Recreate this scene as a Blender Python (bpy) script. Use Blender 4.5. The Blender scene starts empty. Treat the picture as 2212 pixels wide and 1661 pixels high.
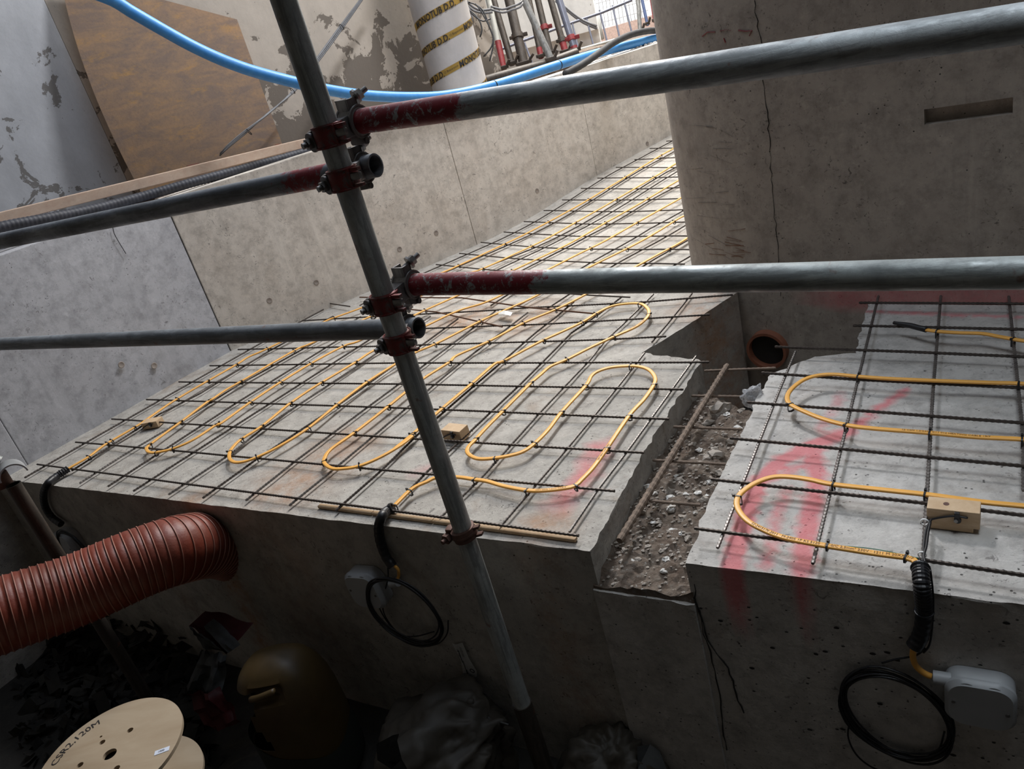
import bpy, bmesh, math, random
from mathutils import Vector, Matrix, noise
from mathutils.geometry import delaunay_2d_cdt
random.seed(7)
sc = bpy.context.scene
C = sc.collection

# ------------------------------------------------------------------ camera
W, H, F = 2212.0, 1661.0, 1610.0
CAMH = 1.2
_d = Vector((2070.0 - W/2, 4300.0 - H/2, F)).normalized()      # straight down, seen by the lens (x right, y down, z forward)
_up = -_d
_Y = (Vector((0, 0, 1)) - _up*_up.z).normalized()
_X = _Y.cross(_up)
RM = Matrix((_X, _Y, _up))                                      # lens frame -> world
EYE = Vector((0, 0, CAMH))
camd = bpy.data.cameras.new('camera'); cam = bpy.data.objects.new('camera', camd); C.objects.link(cam)
camd.sensor_width = 36; camd.lens = F*36/W; camd.clip_start = .05; camd.clip_end = 100
cm = Matrix(((RM[0][0], -RM[0][1], -RM[0][2]), (RM[1][0], -RM[1][1], -RM[1][2]), (RM[2][0], -RM[2][1], -RM[2][2]))).to_4x4()
cm.translation = EYE; cam.matrix_world = cm
sc.camera = cam
# ------------------------------------------------------------------ light
sc.view_settings.view_transform = 'Standard'; sc.view_settings.look = 'None'
sc.view_settings.gamma = 1; sc.view_settings.use_curve_mapping = False
sc.view_settings.exposure = 0.12
wd = bpy.data.worlds.new('world'); sc.world = wd; wd.use_nodes = True
bg = wd.node_tree.nodes['Background']; bg.inputs[0].default_value = (.80, .88, 1.0, 1); bg.inputs[1].default_value = 0.26
def area(name, loc, target, sx, sy, power, col):
    l = bpy.data.lights.new(name, 'AREA'); l.shape = 'RECTANGLE'; l.size = sx; l.size_y = sy; l.energy = power; l.color = col
    o = bpy.data.objects.new(name, l); C.objects.link(o); o.location = loc
    o.rotation_euler = (Vector(target) - Vector(loc)).to_track_quat('-Z', 'Y').to_euler(); return o
area('skylight_opening', (2.2, 7.4, 4.6), (0.3, 3.4, 0), 3.2, 2.4, 400, (1.0, .94, .85))
area('skylight_middle', (0.85, 4.75, 4.1), (.4, 2.4, 0), .5, .55, 130, (.93, .95, 1.0))
area('cream_wall_fill', (1.7, 7.4, 3.9), (1.7, 8.6, 2.2), 1.6, 1.0, 70, (1.0, 1.0, 1.0))  # added lamp, only there to brighten the cream wall
area('skylight_right', (.95, .95, 2.68), (.9, 1.15, 0), .8, .8, 4.6, (.84, .92, 1.0)).data.spread = math.radians(75)
area('sheeting_fill', (3.2, 9.0, 4.4), (2.6, 11.5, 1.6), 2.5, 2.0, 330, (1.0, 1.0, 1.0))  # added lamp aimed at the far sheeting to turn it white
area('left_wall_fill', (-0.1, 3.0, 3.9), (-1.0, 3.6, .6), 1.6, 1.2, 25, (.72, .83, 1.0))  # added bluish fill for the left and long walls

# ------------------------------------------------------------------ pixel -> place
def ray(px, py): return RM @ Vector(((px - W/2)/F, (py - H/2)/F, 1.0))
def dep(px, py, d): return EYE + ray(px, py)*d
def on_z(px, py, z=0.0):
    r = ray(px, py); return EYE + r*((z - CAMH)/r.z)
def on_plane(px, py, p0, n):
    r = ray(px, py); return EYE + r*((p0 - EYE).dot(n)/r.dot(n))
def depth(p): return (RM.transposed() @ (p - EYE)).z
SC = CAMH/1.18
def ang(a): a = math.radians(a); return Vector((math.cos(a), math.sin(a), 0))
U2 = ang(30.5); V2 = Vector((U2.y, -U2.x, 0))                    # along and across the long wall
P0 = on_z(499, 758)
U1 = ang(52.3); N1 = Vector((U1.y, -U1.x, 0))
FU = ang(-34); FN = Vector((-math.sin(math.radians(34)), -math.cos(math.radians(34)), 0))   # front face, outward to the pit
FP = on_z(900, 1145)
def sm(x): x = max(0., min(1., x)); return x*x*(3 - 2*x)
def S(x, y):
    """height of the ramp surface"""
    q = Vector((x, y, 0)) - P0; s = q.dot(U2); t = q.dot(V2)
    a = 0.
    if s > 1.75: a = .085*(s - 1.75) * sm((s - 1.75)/1.3) + .02*sm((s-1.75)/1.0)
    g = .066*sm((t - .6)/1.5)*sm((s - .9)/.9)*(1 - sm((s - 2.3)/1.1))
    return a + g
def on_s(px, py, dz=0.0):
    p = on_z(px, py, dz)
    for i in range(14): p = on_z(px, py, S(p.x, p.y)*.7 + (p.z - dz)*.3 + dz)
    return Vector((p.x, p.y, S(p.x, p.y) + dz))
def on_f(px, py, off=0.0): return on_plane(px, py, FP + FN*off, FN)

# ------------------------------------------------------------------ objects
def tag(o, label=None, cat=None, group=None, kind=None):
    if label: o['label'] = label
    if cat: o['category'] = cat
    if group: o['group'] = group
    if kind: o['kind'] = kind
    return o
def thing(name, loc, label, cat, group=None):
    o = bpy.data.objects.new(name, None); C.objects.link(o); o.location = loc; o.empty_display_size = .05
    return tag(o, label, cat, group)
def obj(name, bm, mat, parent=None, smooth=False, autos=False):
    bmesh.ops.recalc_face_normals(bm, faces=bm.faces)
    me = bpy.data.meshes.new(name); bm.to_mesh(me); bm.free()
    me.materials.append(mat)
    if smooth:
        for p in me.polygons: p.use_smooth = True
        if autos: me.set_sharp_from_angle(angle=math.radians(38))
    o = bpy.data.objects.new(name, me); C.objects.link(o)
    if parent is not None:
        o.parent = parent
        inv = parent.matrix_basis.inverted() if parent.parent is None else (parent.parent.matrix_basis @ parent.matrix_basis).inverted()
        # keep world-space mesh coordinates: bake the inverse into the mesh
        if parent.parent is None: me.transform(Matrix.Translation(-parent.location))
        else: me.transform(Matrix.Translation(-parent.parent.location))
        if parent.type == 'MESH' and parent.parent is None: pass
    return o
def frame(t, up=Vector((0, 0, 1))):
    t = t.normalized()
    if abs(t.dot(up)) > .98: up = Vector((0, 1, 0)) if abs(t.y) < .9 else Vector((1, 0, 0))
    a = t.cross(up).normalized(); b = a.cross(t).normalized(); return a, b
def sweep(bm, pts, r, n=10, sec=None, cap=True, closed=False, rad=None, up=None):
    """tube along pts; sec = list of (a,b) offsets for a profile; rad(i)->scale"""
    m = len(pts); rings = []
    pu = up or Vector((0, 0, 1)); a = b = None
    for i, p in enumerate(pts):
        if closed: t = pts[(i+1) % m] - pts[i-1]
        else: t = pts[min(i+1, m-1)] - pts[max(i-1, 0)]
        if t.length < 1e-9: t = Vector((1, 0, 0))
        t.normalize()
        if up is not None or a is None: a, b = frame(t, pu)
        else:
            a = (a - t*a.dot(t)).normalized(); b = a.cross(t).normalized()
        k = rad(i) if rad else 1.
        if sec: rings.append([bm.verts.new(p + a*(x*k) + b*(y*k)) for x, y in sec])
        else: rings.append([bm.verts.new(p + (a*math.cos(2*math.pi*j/n) + b*math.sin(2*math.pi*j/n))*r*k) for j in range(n)])
    q = len(rings[0])
    for i in range(m if closed else m-1):
        A, B = rings[i], rings[(i+1) % m]
        for j in range(q): bm.faces.new((A[j], A[(j+1) % q], B[(j+1) % q], B[j]))
    if cap and not closed:
        bm.faces.new(rings[0][::-1]); bm.faces.new(rings[-1])
    return rings
def catmull(pts, step=.02):
    P = [Vector(p) for p in pts]
    P = [P[0]*2 - P[1]] + P + [P[-1]*2 - P[-2]]
    out = []
    for i in range(1, len(P)-2):
        p0, p1, p2, p3 = P[i-1:i+3]; n = max(1, int((p2-p1).length/step))
        for k in range(n):
            t = k/n
            out.append(.5*((2*p1) + (p2-p0)*t + (2*p0-5*p1+4*p2-p3)*t*t + (3*p1-p0-3*p2+p3)*t**3))
    out.append(P[-2]); return out
def lin(a, b, step=.05):
    n = max(1, int((b-a).length/step)); return [a.lerp(b, k/n) for k in range(n+1)]
def box(bm, c, sx, sy, sz, ax=None, ay=None, az=None, bev=0.0):
    ax = ax or Vector((1, 0, 0)); ay = ay or Vector((0, 1, 0)); az = az or Vector((0, 0, 1))
    m = Matrix((ax, ay, az)).transposed().to_4x4(); m.translation = c
    r = bmesh.ops.create_cube(bm, size=1.0); vs = r['verts']
    for v in vs: v.co = Vector((v.co.x*sx, v.co.y*sy, v.co.z*sz))
    if bev > 0:
        es = list({e for v in vs for e in v.link_edges})
        rr = bmesh.ops.bevel(bm, geom=es, offset=bev, segments=2, affect='EDGES', profile=.6)
        vs = list({v for f in rr['faces'] for v in f.verts} | {v for v in vs if v.is_valid})
        seen = set(); st = [vs[0]]
        while st:
            v = st.pop()
            if v in seen: continue
            seen.add(v)
            for e in v.link_edges: st.append(e.other_vert(v))
        vs = list(seen)
    for v in vs: v.co = m @ v.co
    return vs
def cyl(bm, a, b, r, n=16, r2=None, cap=True):
    r2 = r if r2 is None else r2
    return sweep(bm, [a, b], 1.0, n, rad=lambda i: (r, r2)[i], cap=cap)
def pipe(bm, pts, ro, ri, n=28):
    """hollow tube with open ends"""
    A = sweep(bm, pts, ro, n, cap=False); B = sweep(bm, pts, ri, n, cap=False)
    for k in (0, -1):
        for j in range(n): bm.faces.new((A[k][j], A[k][(j+1) % n], B[k][(j+1) % n], B[k][j]))
def ring(bm, c, ax, ro, ri, h, n=32, a0=0, a1=2*math.pi, ref=None):
    """band of rectangular section around axis ax"""
    a, b = frame(ax, ref or Vector((0, 0, 1))); full = abs(a1-a0-2*math.pi) < 1e-6
    m = n if full else n+1; L = []
    for k in range(m):
        t = a0 + (a1-a0)*k/n; d = a*math.cos(t) + b*math.sin(t)
        L.append([bm.verts.new(c + d*ri - ax*h/2), bm.verts.new(c + d*ro - ax*h/2*.86), bm.verts.new(c + d*(ro+.0008)), bm.verts.new(c + d*ro + ax*h/2*.86), bm.verts.new(c + d*ri + ax*h/2)])
    for k in range(n):
        A, B = L[k], L[(k+1) % m]
        for j in range(5): bm.faces.new((A[j], A[(j+1) % 5], B[(j+1) % 5], B[j]))
    if not full: bm.faces.new(L[0]); bm.faces.new(L[-1][::-1])

# ------------------------------------------------------------------ materials
class NT:
    def __init__(s, name):
        s.m = bpy.data.materials.new(name); s.m.use_nodes = True; s.t = s.m.node_tree; s.n = s.t.nodes
        s.b = s.n['Principled BSDF']; s.co = s.n.new('ShaderNodeTexCoord').outputs['Object']
    def L(s, a, b): s.t.links.new(a, b)
    def node(s, k, **kw):
        x = s.n.new(k)
        for a, v in kw.items(): setattr(x, a, v)
        return x
    def noise(s, sc, det=4, rough=.6, vec=None, dist=0):
        x = s.node('ShaderNodeTexNoise'); x.inputs['Scale'].default_value = sc; x.inputs['Detail'].default_value = det
        x.inputs['Roughness'].default_value = rough; x.inputs['Distortion'].default_value = dist
        s.L(vec or s.co, x.inputs['Vector']); return x.outputs[0]
    def vor(s, sc, vec=None):
        x = s.node('ShaderNodeTexVoronoi'); x.inputs['Scale'].default_value = sc; s.L(vec or s.co, x.inputs['Vector']); return x.outputs['Distance']
    def ramp(s, f, a, b, inter='LINEAR'):
        x = s.node('ShaderNodeMapRange'); x.inputs['From Min'].default_value = a; x.inputs['From Max'].default_value = b; x.clamp = True
        s.L(f, x.inputs['Value']); return x.outputs[0]
    def mul(s, a, b, op='MULTIPLY'):
        x = s.node('ShaderNodeMath', operation=op)
        for i, v in enumerate((a, b)):
            if isinstance(v, (int, float)): x.inputs[i].default_value = v
            else: s.L(v, x.inputs[i])
        return x.outputs[0]
    def mix(s, f, a, b):
        x = s.node('ShaderNodeMix', data_type='RGBA')
        if isinstance(f, (int, float)): x.inputs[0].default_value = f
        else: s.L(f, x.inputs[0])
        for i, v in ((6, a), (7, b)):
            if isinstance(v, tuple): x.inputs[i].default_value = (*v, 1)
            else: s.L(v, x.inputs[i])
        return x.outputs[2]
    def scale(s, v):
        x = s.node('ShaderNodeMapping'); x.inputs['Scale'].default_value = v; s.L(s.co, x.inputs['Vector']); return x.outputs[0]
    def attr(s, name):
        x = s.node('ShaderNodeAttribute'); x.attribute_name = name; return x.outputs['Fac']
    def out(s, col=None, rough=.6, metal=0., bump=None, bs=.3, bd=.01, **kw):
        if col is not None:
            if isinstance(col, tuple): s.b.inputs['Base Color'].default_value = (*col, 1)
            else: s.L(col, s.b.inputs['Base Color'])
        if isinstance(rough, (int, float)): s.b.inputs['Roughness'].default_value = rough
        else: s.L(rough, s.b.inputs['Roughness'])
        s.b.inputs['Metallic'].default_value = metal
        if bump is not None:
            x = s.node('ShaderNodeBump'); x.inputs['Strength'].default_value = bs; x.inputs['Distance'].default_value = bd
            s.L(bump, x.inputs['Height']); s.L(x.outputs[0], s.b.inputs['Normal'])
        for k, v in kw.items(): s.b.inputs[k].default_value = v
        return s.m
def concrete(name, c1, c2, pit=1., stain=(.16, .12, .09), paint=False, rough=.85, streak=False, stain_amt=.5, pitsc=55, bs=.35, spray=False):
    m = NT(name)
    n1 = m.ramp(m.noise(1.6, 6, .65), .35, .65); n2 = m.noise(14, 8, .75); n3 = m.noise(90, 4, .7)
    col = m.mix(n1, c1, c2)
    col = m.mix(m.mul(m.ramp(n2, .44, .66), .7), col, tuple(x*.58 for x in c1))
    col = m.mix(m.mul(m.ramp(m.noise(22, 6, .8), .55, .72), .45), col, tuple(min(1, x*1.35) for x in c2))
    mk = m.ramp(m.noise(42, 4, .7, dist=1.4), .60, .66); col = m.mix(m.mul(mk, m.mul(m.ramp(m.noise(5, 3), .40, .58), .62*pit)), col, (.06, .05, .045))
    col = m.mix(m.mul(m.ramp(m.noise(3.3, 7, .7, dist=.6), .56, .74), stain_amt), col, stain)
    if streak:
        sv = m.scale((9, 9, .55)); col = m.mix(m.mul(m.ramp(m.noise(1.0, 6, .7, sv), .5, .8), .45), col, tuple(x*.62 for x in c1))
        col = m.mix(m.mul(m.ramp(m.noise(1.3, 6, .75, m.scale((7, 7, .8))), .56, .78), .5), col, tuple(min(1, x*1.25) for x in c2))
    col = m.mix(m.mul(m.ramp(m.noise(26, 5, .8, dist=1.2), .64, .72), .5*pit), col, (.05, .045, .04))
    msk = m.ramp(m.noise(4.0, 3), .45, .6)
    pits = m.mul(m.ramp(m.vor(pitsc), .16, .10), m.mul(msk, m.ramp(m.noise(31, 2), .5, .56)))
    col = m.mix(m.mul(pits, .85*pit), col, (.03, .027, .025))
    if spray:
        pa = m.attr('spray'); f = m.ramp(m.mul(pa, m.mul(m.ramp(m.noise(60, 6, .8), .1, .6), .6, 'ADD')), .06, 1.0)
        col = m.mix(m.mul(f, .74), col, (.66, .14, .16))
    if paint:
        pa = m.attr('rust'); col = m.mix(m.mul(pa, m.ramp(m.noise(9, 6, .75), .35, .7)), col, (.36, .17, .07))
    h = m.mul(m.mul(n3, .25), m.mul(m.mul(n2, .6), m.mul(pits, 1.5), 'SUBTRACT'), 'ADD')
    return m.out(col, rough, bump=h, bs=bs, bd=.012)
M = {}
M['ramp'] = concrete('ramp_concrete', (.385, .358, .318), (.475, .448, .408), stain=(.26, .19, .135), paint=True, spray=True, stain_amt=.75, bs=.8)
M['landing'] = concrete('landing_concrete', (.47, .44, .405), (.57, .545, .51), stain=(.30, .24, .18), spray=True, stain_amt=.5, bs=.8)
M['wall'] = concrete('cast_wall_concrete', (.66, .595, .52), (.74, .69, .62), streak=True, stain=(.30, .22, .15), stain_amt=.28, bs=.15)
M['wallcool'] = concrete('cast_wall_cool_lit', (.42, .42, .44), (.49, .49, .51), streak=True, stain=(.30, .26, .22), stain_amt=.2, bs=.15)  # same cast concrete; the cooler, dimmer light on these panels is in the colour
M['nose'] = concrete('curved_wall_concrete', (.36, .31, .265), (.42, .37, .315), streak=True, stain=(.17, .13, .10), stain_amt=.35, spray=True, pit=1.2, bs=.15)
M['pitwall'] = concrete('shaded_pit_concrete', (.022, .020, .017), (.034, .03, .026), stain=(.12, .095, .07), stain_amt=.4)  # darkness of the pit is put into this near-black colour
def plaster(name, base, under, amt, z0, z1):
    m = NT(name); g = m.node('ShaderNodeNewGeometry').outputs['Position']; sp = m.node('ShaderNodeSeparateXYZ'); m.L(g, sp.inputs[0])
    zz = m.ramp(sp.outputs['Z'], z0, z1)
    f = m.mul(m.ramp(m.noise(3.4, 8, .62, dist=.5), .52, .54), 1)
    n = m.noise(5.5, 9, .66, dist=.5); th = m.mul(n, m.mul(m.mul(zz, -amt), amt, 'ADD'), 'ADD')
    peel = m.ramp(th, .655, .665)
    col = m.mix(m.ramp(m.noise(5, 7, .7), .3, .7), base, tuple(x*.82 for x in base))
    col = m.mix(m.mul(m.ramp(m.noise(1.0, 6, .7, m.scale((5, 5, .8))), .45, .75), .4), col, tuple(x*.6 for x in base))
    col = m.mix(m.mul(m.ramp(m.noise(40, 5, .8, dist=1), .66, .72), .6), col, (.1, .09, .08))
    col = m.mix(peel, col, under)
    return m.out(col, .85, bump=m.mul(m.mul(m.noise(30, 6), .3), m.mul(peel, -1.0), 'ADD'), bs=.35, bd=.015)
M['plasterB'] = plaster('peeling_plaster', (.56, .49, .41), (.19, .16, .13), .24, .9, 2.1)
M['plasterC'] = plaster('peeling_white_plaster', (.55, .56, .58), (.20, .19, .18), .12, .6, 2.4)
def galv(name, c=(.50, .53, .52), red=None, sv=(26, 26, 2.2)):
    m = NT(name); n = m.noise(7, 6, .7); n2 = m.noise(60, 5, .8, dist=1.); n3 = m.noise(3.0, 7, .7, m.scale(sv), .4)
    col = m.mix(m.ramp(n, .35, .7), c, tuple(x*.5 for x in c)); col = m.mix(m.mul(m.ramp(n2, .55, .75), .5), col, (.13, .12, .10))
    col = m.mix(m.mul(m.ramp(n3, .48, .57), .7), col, tuple(x*.38 for x in c))
    col = m.mix(m.mul(m.ramp(m.noise(20, 4), .66, .72), .6), col, (.18, .07, .04))
    met = .18
    if red:
        lo = red[3] if len(red) > 3 else -9.
        g = m.node('ShaderNodeNewGeometry').outputs['Position']; vm = m.node('ShaderNodeVectorMath', operation='SUBTRACT'); m.L(g, vm.inputs[0]); vm.inputs[1].default_value = red[0]
        vd = m.node('ShaderNodeVectorMath', operation='DOT_PRODUCT'); m.L(vm.outputs[0], vd.inputs[0]); vd.inputs[1].default_value = red[1]
        d = m.mul(vd.outputs['Value'], m.mul(m.noise(22, 5, .75), .24), 'ADD')
        f = m.mul(m.mul(m.ramp(d, red[2]+.12, red[2]+.10), m.ramp(d, lo, lo+.01)), m.ramp(m.noise(38, 6, .8, dist=.8), .60, .54))
        col = m.mix(f, col, (.20, .014, .022)); x = m.mul(f, -.15); mm = m.mul(x, .18, 'ADD'); m.L(mm, m.b.inputs['Metallic'])
        r = m.out(col, m.ramp(n, .2, .8), 0, bump=n2, bs=.15, bd=.004); m.L(mm, m.b.inputs['Metallic']); return r
    return m.out(col, m.mul(m.ramp(n, .2, .8), m.mul(.2, .35, 'ADD'), 'ADD') if False else .5, met, bump=n2, bs=.15, bd=.004)
M['galv'] = galv('galvanised_tube')
M['galv_pale'] = galv('pale_galvanised_tube', (.26, .26, .25))
M['galv_brown'] = galv('dark_brown_tube', (.075, .06, .048))
m = NT('timber'); wv = m.noise(2.2, 6, .6, m.scale((2, 30, 30)))
def timber(name, c, c2, sv=(2, 30, 30), dark=None):
    m = NT(name); n = m.noise(2.2, 7, .65, m.scale(sv), .3); col = m.mix(m.ramp(n, .35, .65), c, c2)
    col = m.mix(m.mul(m.ramp(m.noise(8, 5), .58, .75), .4), col, tuple(x*.6 for x in c))
    return m.out(col, .75, bump=n, bs=.2, bd=.004)
M['pine'] = timber('sawn_pine', (.50, .34, .20), (.60, .44, .28), (12, 12, 40))
M['plank'] = timber('dusty_plank', (.50, .35, .26), (.56, .43, .33), (4, 14, 14))
M['lath'] = timber('timber_lath', (.42, .27, .15), (.52, .38, .24), (5, 20, 20))
m = NT('stained_plywood'); n = m.noise(3.0, 9, .72, m.scale((1.5, 1.5, 4.2)), .6)
col = m.mix(m.ramp(n, .40, .60), (.30, .215, .165), (.44, .285, .17)); col = m.mix(m.mul(m.ramp(m.noise(4.5, 9, .8, m.scale((1.2, 1.2, 3.6)), .4), .54, .66), .75), col, (.58, .34, .12))
col = m.mix(m.mul(m.ramp(m.noise(55, 6, .85), .5, .72), .55), col, (.17, .14, .125))
M['ply'] = m.out(col, .7, bump=m.noise(60), bs=.1)
m = NT('drum_plywood'); n = m.noise(1.8, 6, .6, m.scale((2, 6, 2)), .5)
col = m.mix(m.ramp(n, .35, .65), (.34, .26, .175), (.41, .33, .235)); col = m.mix(m.mul(m.ramp(m.noise(6, 3), .62, .68), .8), col, (.36, .20, .09))
M['drum'] = m.out(col, .7)
def plain(name, c, rough=.5, metal=0., var=.25, sc=25, bs=.1, **kw):
    m = NT(name); n = m.noise(sc, 5, .7); col = m.mix(m.ramp(n, .35, .7), c, tuple(x*(1-var) for x in c)); return m.out(col, rough, metal, bump=n, bs=bs, bd=.004, **kw)
m = NT('blue_pipe_plastic'); n = m.noise(30, 6, .8); M['blue'] = m.out(m.mix(m.ramp(n, .4, .7), (.055, .27, .66), (.09, .33, .68)), .42, bump=n, bs=.05)
M['black'] = plain('black_plastic', (.012, .012, .014), .42)
M['hoseblack'] = plain('dusty_black_hose', (.045, .047, .06), .6, var=.6, sc=18)
M['greyhose'] = plain('grey_hose', (.04, .04, .042), .7, var=.5)
M['cable'] = plain('yellow_heating_cable', (.86, .43, .085), .42, var=.16, sc=9)
M['print'] = plain('cable_print', (.12, .06, .02), .7)
M['rebar'] = plain('dark_rebar', (.085, .068, .058), .5, .55, var=.5, sc=50)
M['rebarlight'] = plain('bright_rebar', (.20, .18, .165), .42, .65, var=.55, sc=35)
M['rebarrust'] = plain('rusty_rebar', (.25, .185, .14), .85, .1, var=.5, sc=40)
M['rustmesh'] = plain('rusty_mesh_bar', (.13, .055, .025), .8, .2, var=.5, sc=40)
M['caststeel'] = galv('cast_coupler_steel', (.16, .145, .14))
m = NT('red_coupler_band'); n = m.noise(38, 6, .8, dist=.5)
M['redband'] = m.out(m.mix(m.ramp(n, .5, .62), (.17, .022, .02), (.10, .08, .075)), .5, .25, bump=n, bs=.3, bd=.004)
M['rustband'] = plain('rusty_brown_band', (.16, .085, .065), .65, .3, var=.5, sc=35, bs=.3)
M['bolt'] = plain('bolt_steel', (.30, .29, .28), .4, .8, var=.5, sc=40)
M['duct'] = None
m = NT('orange_duct'); n = m.noise(5, 7, .75, dist=.5); M['duct'] = m.out(m.mix(m.ramp(n, .45, .75), (.17, .028, .012), (.17, .05, .032)), .5, bump=m.noise(40), bs=.15)
M['ductwire'] = plain('duct_wire', (.34, .15, .11), .45, sc=8)
M['jcan'] = plain('shaded_yellow_plastic', (.085, .052, .016), .5, sc=6, var=.4)  # yellow plastic with the pit's shade put into its colour
M['clay'] = plain('clay_pipe', (.30, .11, .06), .7, sc=12, var=.4)
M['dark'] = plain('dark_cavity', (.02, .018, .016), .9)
M['jbox'] = plain('white_box_plastic', (.40, .415, .43), .45, sc=6, var=.15)
M['bag'] = plain('shaded_beige_plastic', (.06, .05, .038), .6, sc=9, var=.45)  # beige darkened in colour to stand in for shade in the pit
M['bagred'] = plain('shaded_red_sack', (.13, .012, .014), .55, sc=12, var=.4)  # red lowered in colour for the pit's shade
M['bagwhite'] = plain('shaded_white_plastic', (.12, .125, .125), .5, sc=12, var=.4)  # white plastic, its shading in the pit put into the base colour
M['rubbish'] = plain('dark_rubbish', (.022, .019, .015), .9, sc=7, var=.7)  # heap's shade is carried by this very dark colour
M['paper'] = plain('white_paper', (.85, .85, .83), .7, var=.08)
M['ink'] = plain('black_ink', (.02, .018, .02), .7)
M['bluelabel'] = plain('pale_blue_label', (.66, .72, .85), .6, var=.1)
M['yellowtape'] = plain('yellow_tape', (.66, .43, .10), .6, var=.2)
M['tubecard'] = plaster('white_coated_card', (.52, .485, .46), (.42, .38, .33), -.2, .9, 2.5)
M['white_tube'] = plain('white_painted_tube', (.42, .42, .39), .5, .1, sc=15)
M['red_tube'] = plain('red_painted_tube', (.26, .025, .03), .5, sc=20, var=.5)
M['purpletube'] = plain('grey_blue_tube', (.16, .17, .22), .4, .3, sc=15)
M['bluetube'] = plain('blue_painted_tube', (.05, .08, .18), .5, sc=15)
M['sheet'] = plain('white_sheeting', (.86, .86, .87), .6, var=.12, sc=4)
M['brick'] = plain('brick_strip', (.50, .36, .30), .9, var=.35, sc=40)
M['cream'] = plaster('cream_render', (.80, .79, .76), (.36, .31, .26), .02, .5, 2.)
M['stone'] = plain('grey_stone', (.42, .37, .32), .9, sc=20, var=.4)
M['stonewhite'] = plain('white_chip', (.70, .68, .64), .8, sc=20, var=.2)
m = NT('rubble_earth'); n = m.noise(16, 8, .8); n2 = m.vor(48)
col = m.mix(m.ramp(n, .35, .68), (.22, .15, .105), (.46, .38, .31)); col = m.mix(m.mul(m.ramp(n2, .35, .2), .35), col, (.42, .38, .33))
col = m.mix(m.ramp(m.noise(75, 3), .68, .72), col, (.72, .70, .66))
M['earth'] = m.out(col, .95, bump=m.mul(m.noise(35, 8, .8), m.mul(n2, -.6), 'ADD'), bs=1., bd=.03)
m = NT('clear_plastic'); M['clear'] = m.out((.9, .92, .95), .12, bump=m.noise(25, 4), bs=.8, **{'Transmission Weight': .75, 'IOR': 1.3})
M['green'] = plain('green_wire', (.10, .24, .17), .6)
M['grey_cable'] = plain('grey_cable_sheath', (.16, .16, .165), .5, var=.3)
M['blocker'] = plain('blocker_grey', (.19, .18, .165), .9)  # for the added light blockers only; its tone sets their bounce

# ------------------------------------------------------------------ structure: blocks of slab
def block(name, mat, poly, top, zb, cell=.08, jit=.004, rows=9, attrs=None, seed=0, sidefade=.05, rough=.0025, edgej=None):
    """slab with a cast top (height function), cut edges and sides down to zb"""
    rnd = random.Random(seed); B = []; base = []
    n = len(poly)
    for i in range(n):
        a, b = Vector(poly[i][:2]), Vector(poly[(i+1) % n][:2]); j = jit if edgej is None else edgej[i]
        k = max(1, int((b-a).length/.018)) if j > 0 else max(1, int((b-a).length/.15)); nn = Vector((-(b-a).y, (b-a).x)).normalized()
        for q in range(k):
            p = a.lerp(b, q/k); base.append(p.copy())
            if j > 0 and q > 0: p = p + nn*(noise.noise(Vector((p.x*17, p.y*17, seed)))*j*1.6 + (rnd.random()-.5)*j*.7)
            B.append(p)
    m = len(B); xs = [p.x for p in B]; ys = [p.y for p in B]; pts = list(B)
    x = min(xs)
    while x < max(xs):
        y = min(ys)
        while y < max(ys): pts.append(Vector((x + (rnd.random()-.5)*cell*.3, y + (rnd.random()-.5)*cell*.3))); y += cell
        x += cell
    vs, es, fs, ov, oe, of = delaunay_2d_cdt(pts, [(i, (i+1) % m) for i in range(m)], [], 1, 1e-5)
    bm = bmesh.new(); V = []
    at = {k: bm.verts.layers.float.new(k) for k in (attrs or {})}
    for v in vs:
        z = top(v.x, v.y) + (noise.noise(Vector((v.x*9, v.y*9, 3+seed))))*rough
        w = bm.verts.new((v.x, v.y, z)); V.append(w)
        for k, f in (attrs or {}).items(): w[at[k]] = f(w.co)
    for f in fs:
        try: bm.faces.new([V[i] for i in f])
        except ValueError: pass
    for v in [v for v in bm.verts if not v.link_faces]: bm.verts.remove(v)
    loop = [e for e in bm.edges if len(e.link_faces) == 1]
    bv = {v for e in loop for v in e.verts}
    prev = {v: v for v in bv}
    near = {}
    for v in bv:
        q = Vector((v.co.x, v.co.y)); i = min(range(m), key=lambda i: (B[i]-q).length_squared); near[v] = base[i]
    for r in range(1, rows+1):
        t = r/rows; cur = {}
        for v in bv:
            z0 = v.co.z
            z = z0 + (zb - z0)*(t**2.4) if r < rows else zb
            off = Vector((noise.noise(Vector((v.co.x*8, v.co.y*8, z*8))), noise.noise(Vector((v.co.x*8+9, v.co.y*8, z*8))), 0))*(.003 if jit > 0 else 0)
            k = sm((z0 - z)/sidefade); x = v.co.x*(1-k) + near[v].x*k; y = v.co.y*(1-k) + near[v].y*k
            w = bm.verts.new((x + off.x, y + off.y, z)); cur[v] = w
            for k, f in (attrs or {}).items(): w[at[k]] = f(w.co)
        for e in loop:
            a, b = e.verts; bm.faces.new((prev[a], prev[b], cur[b], cur[a]))
        prev = cur
    o = obj(name, bm, mat); o['kind'] = 'structure'; return o
def seg(p, a, b):
    a = Vector(a[:2]); b = Vector(b[:2]); p = Vector(p[:2]); d = b-a; t = max(0, min(1, (p-a).dot(d)/d.length_squared)); return (p - a - d*t).length
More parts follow.
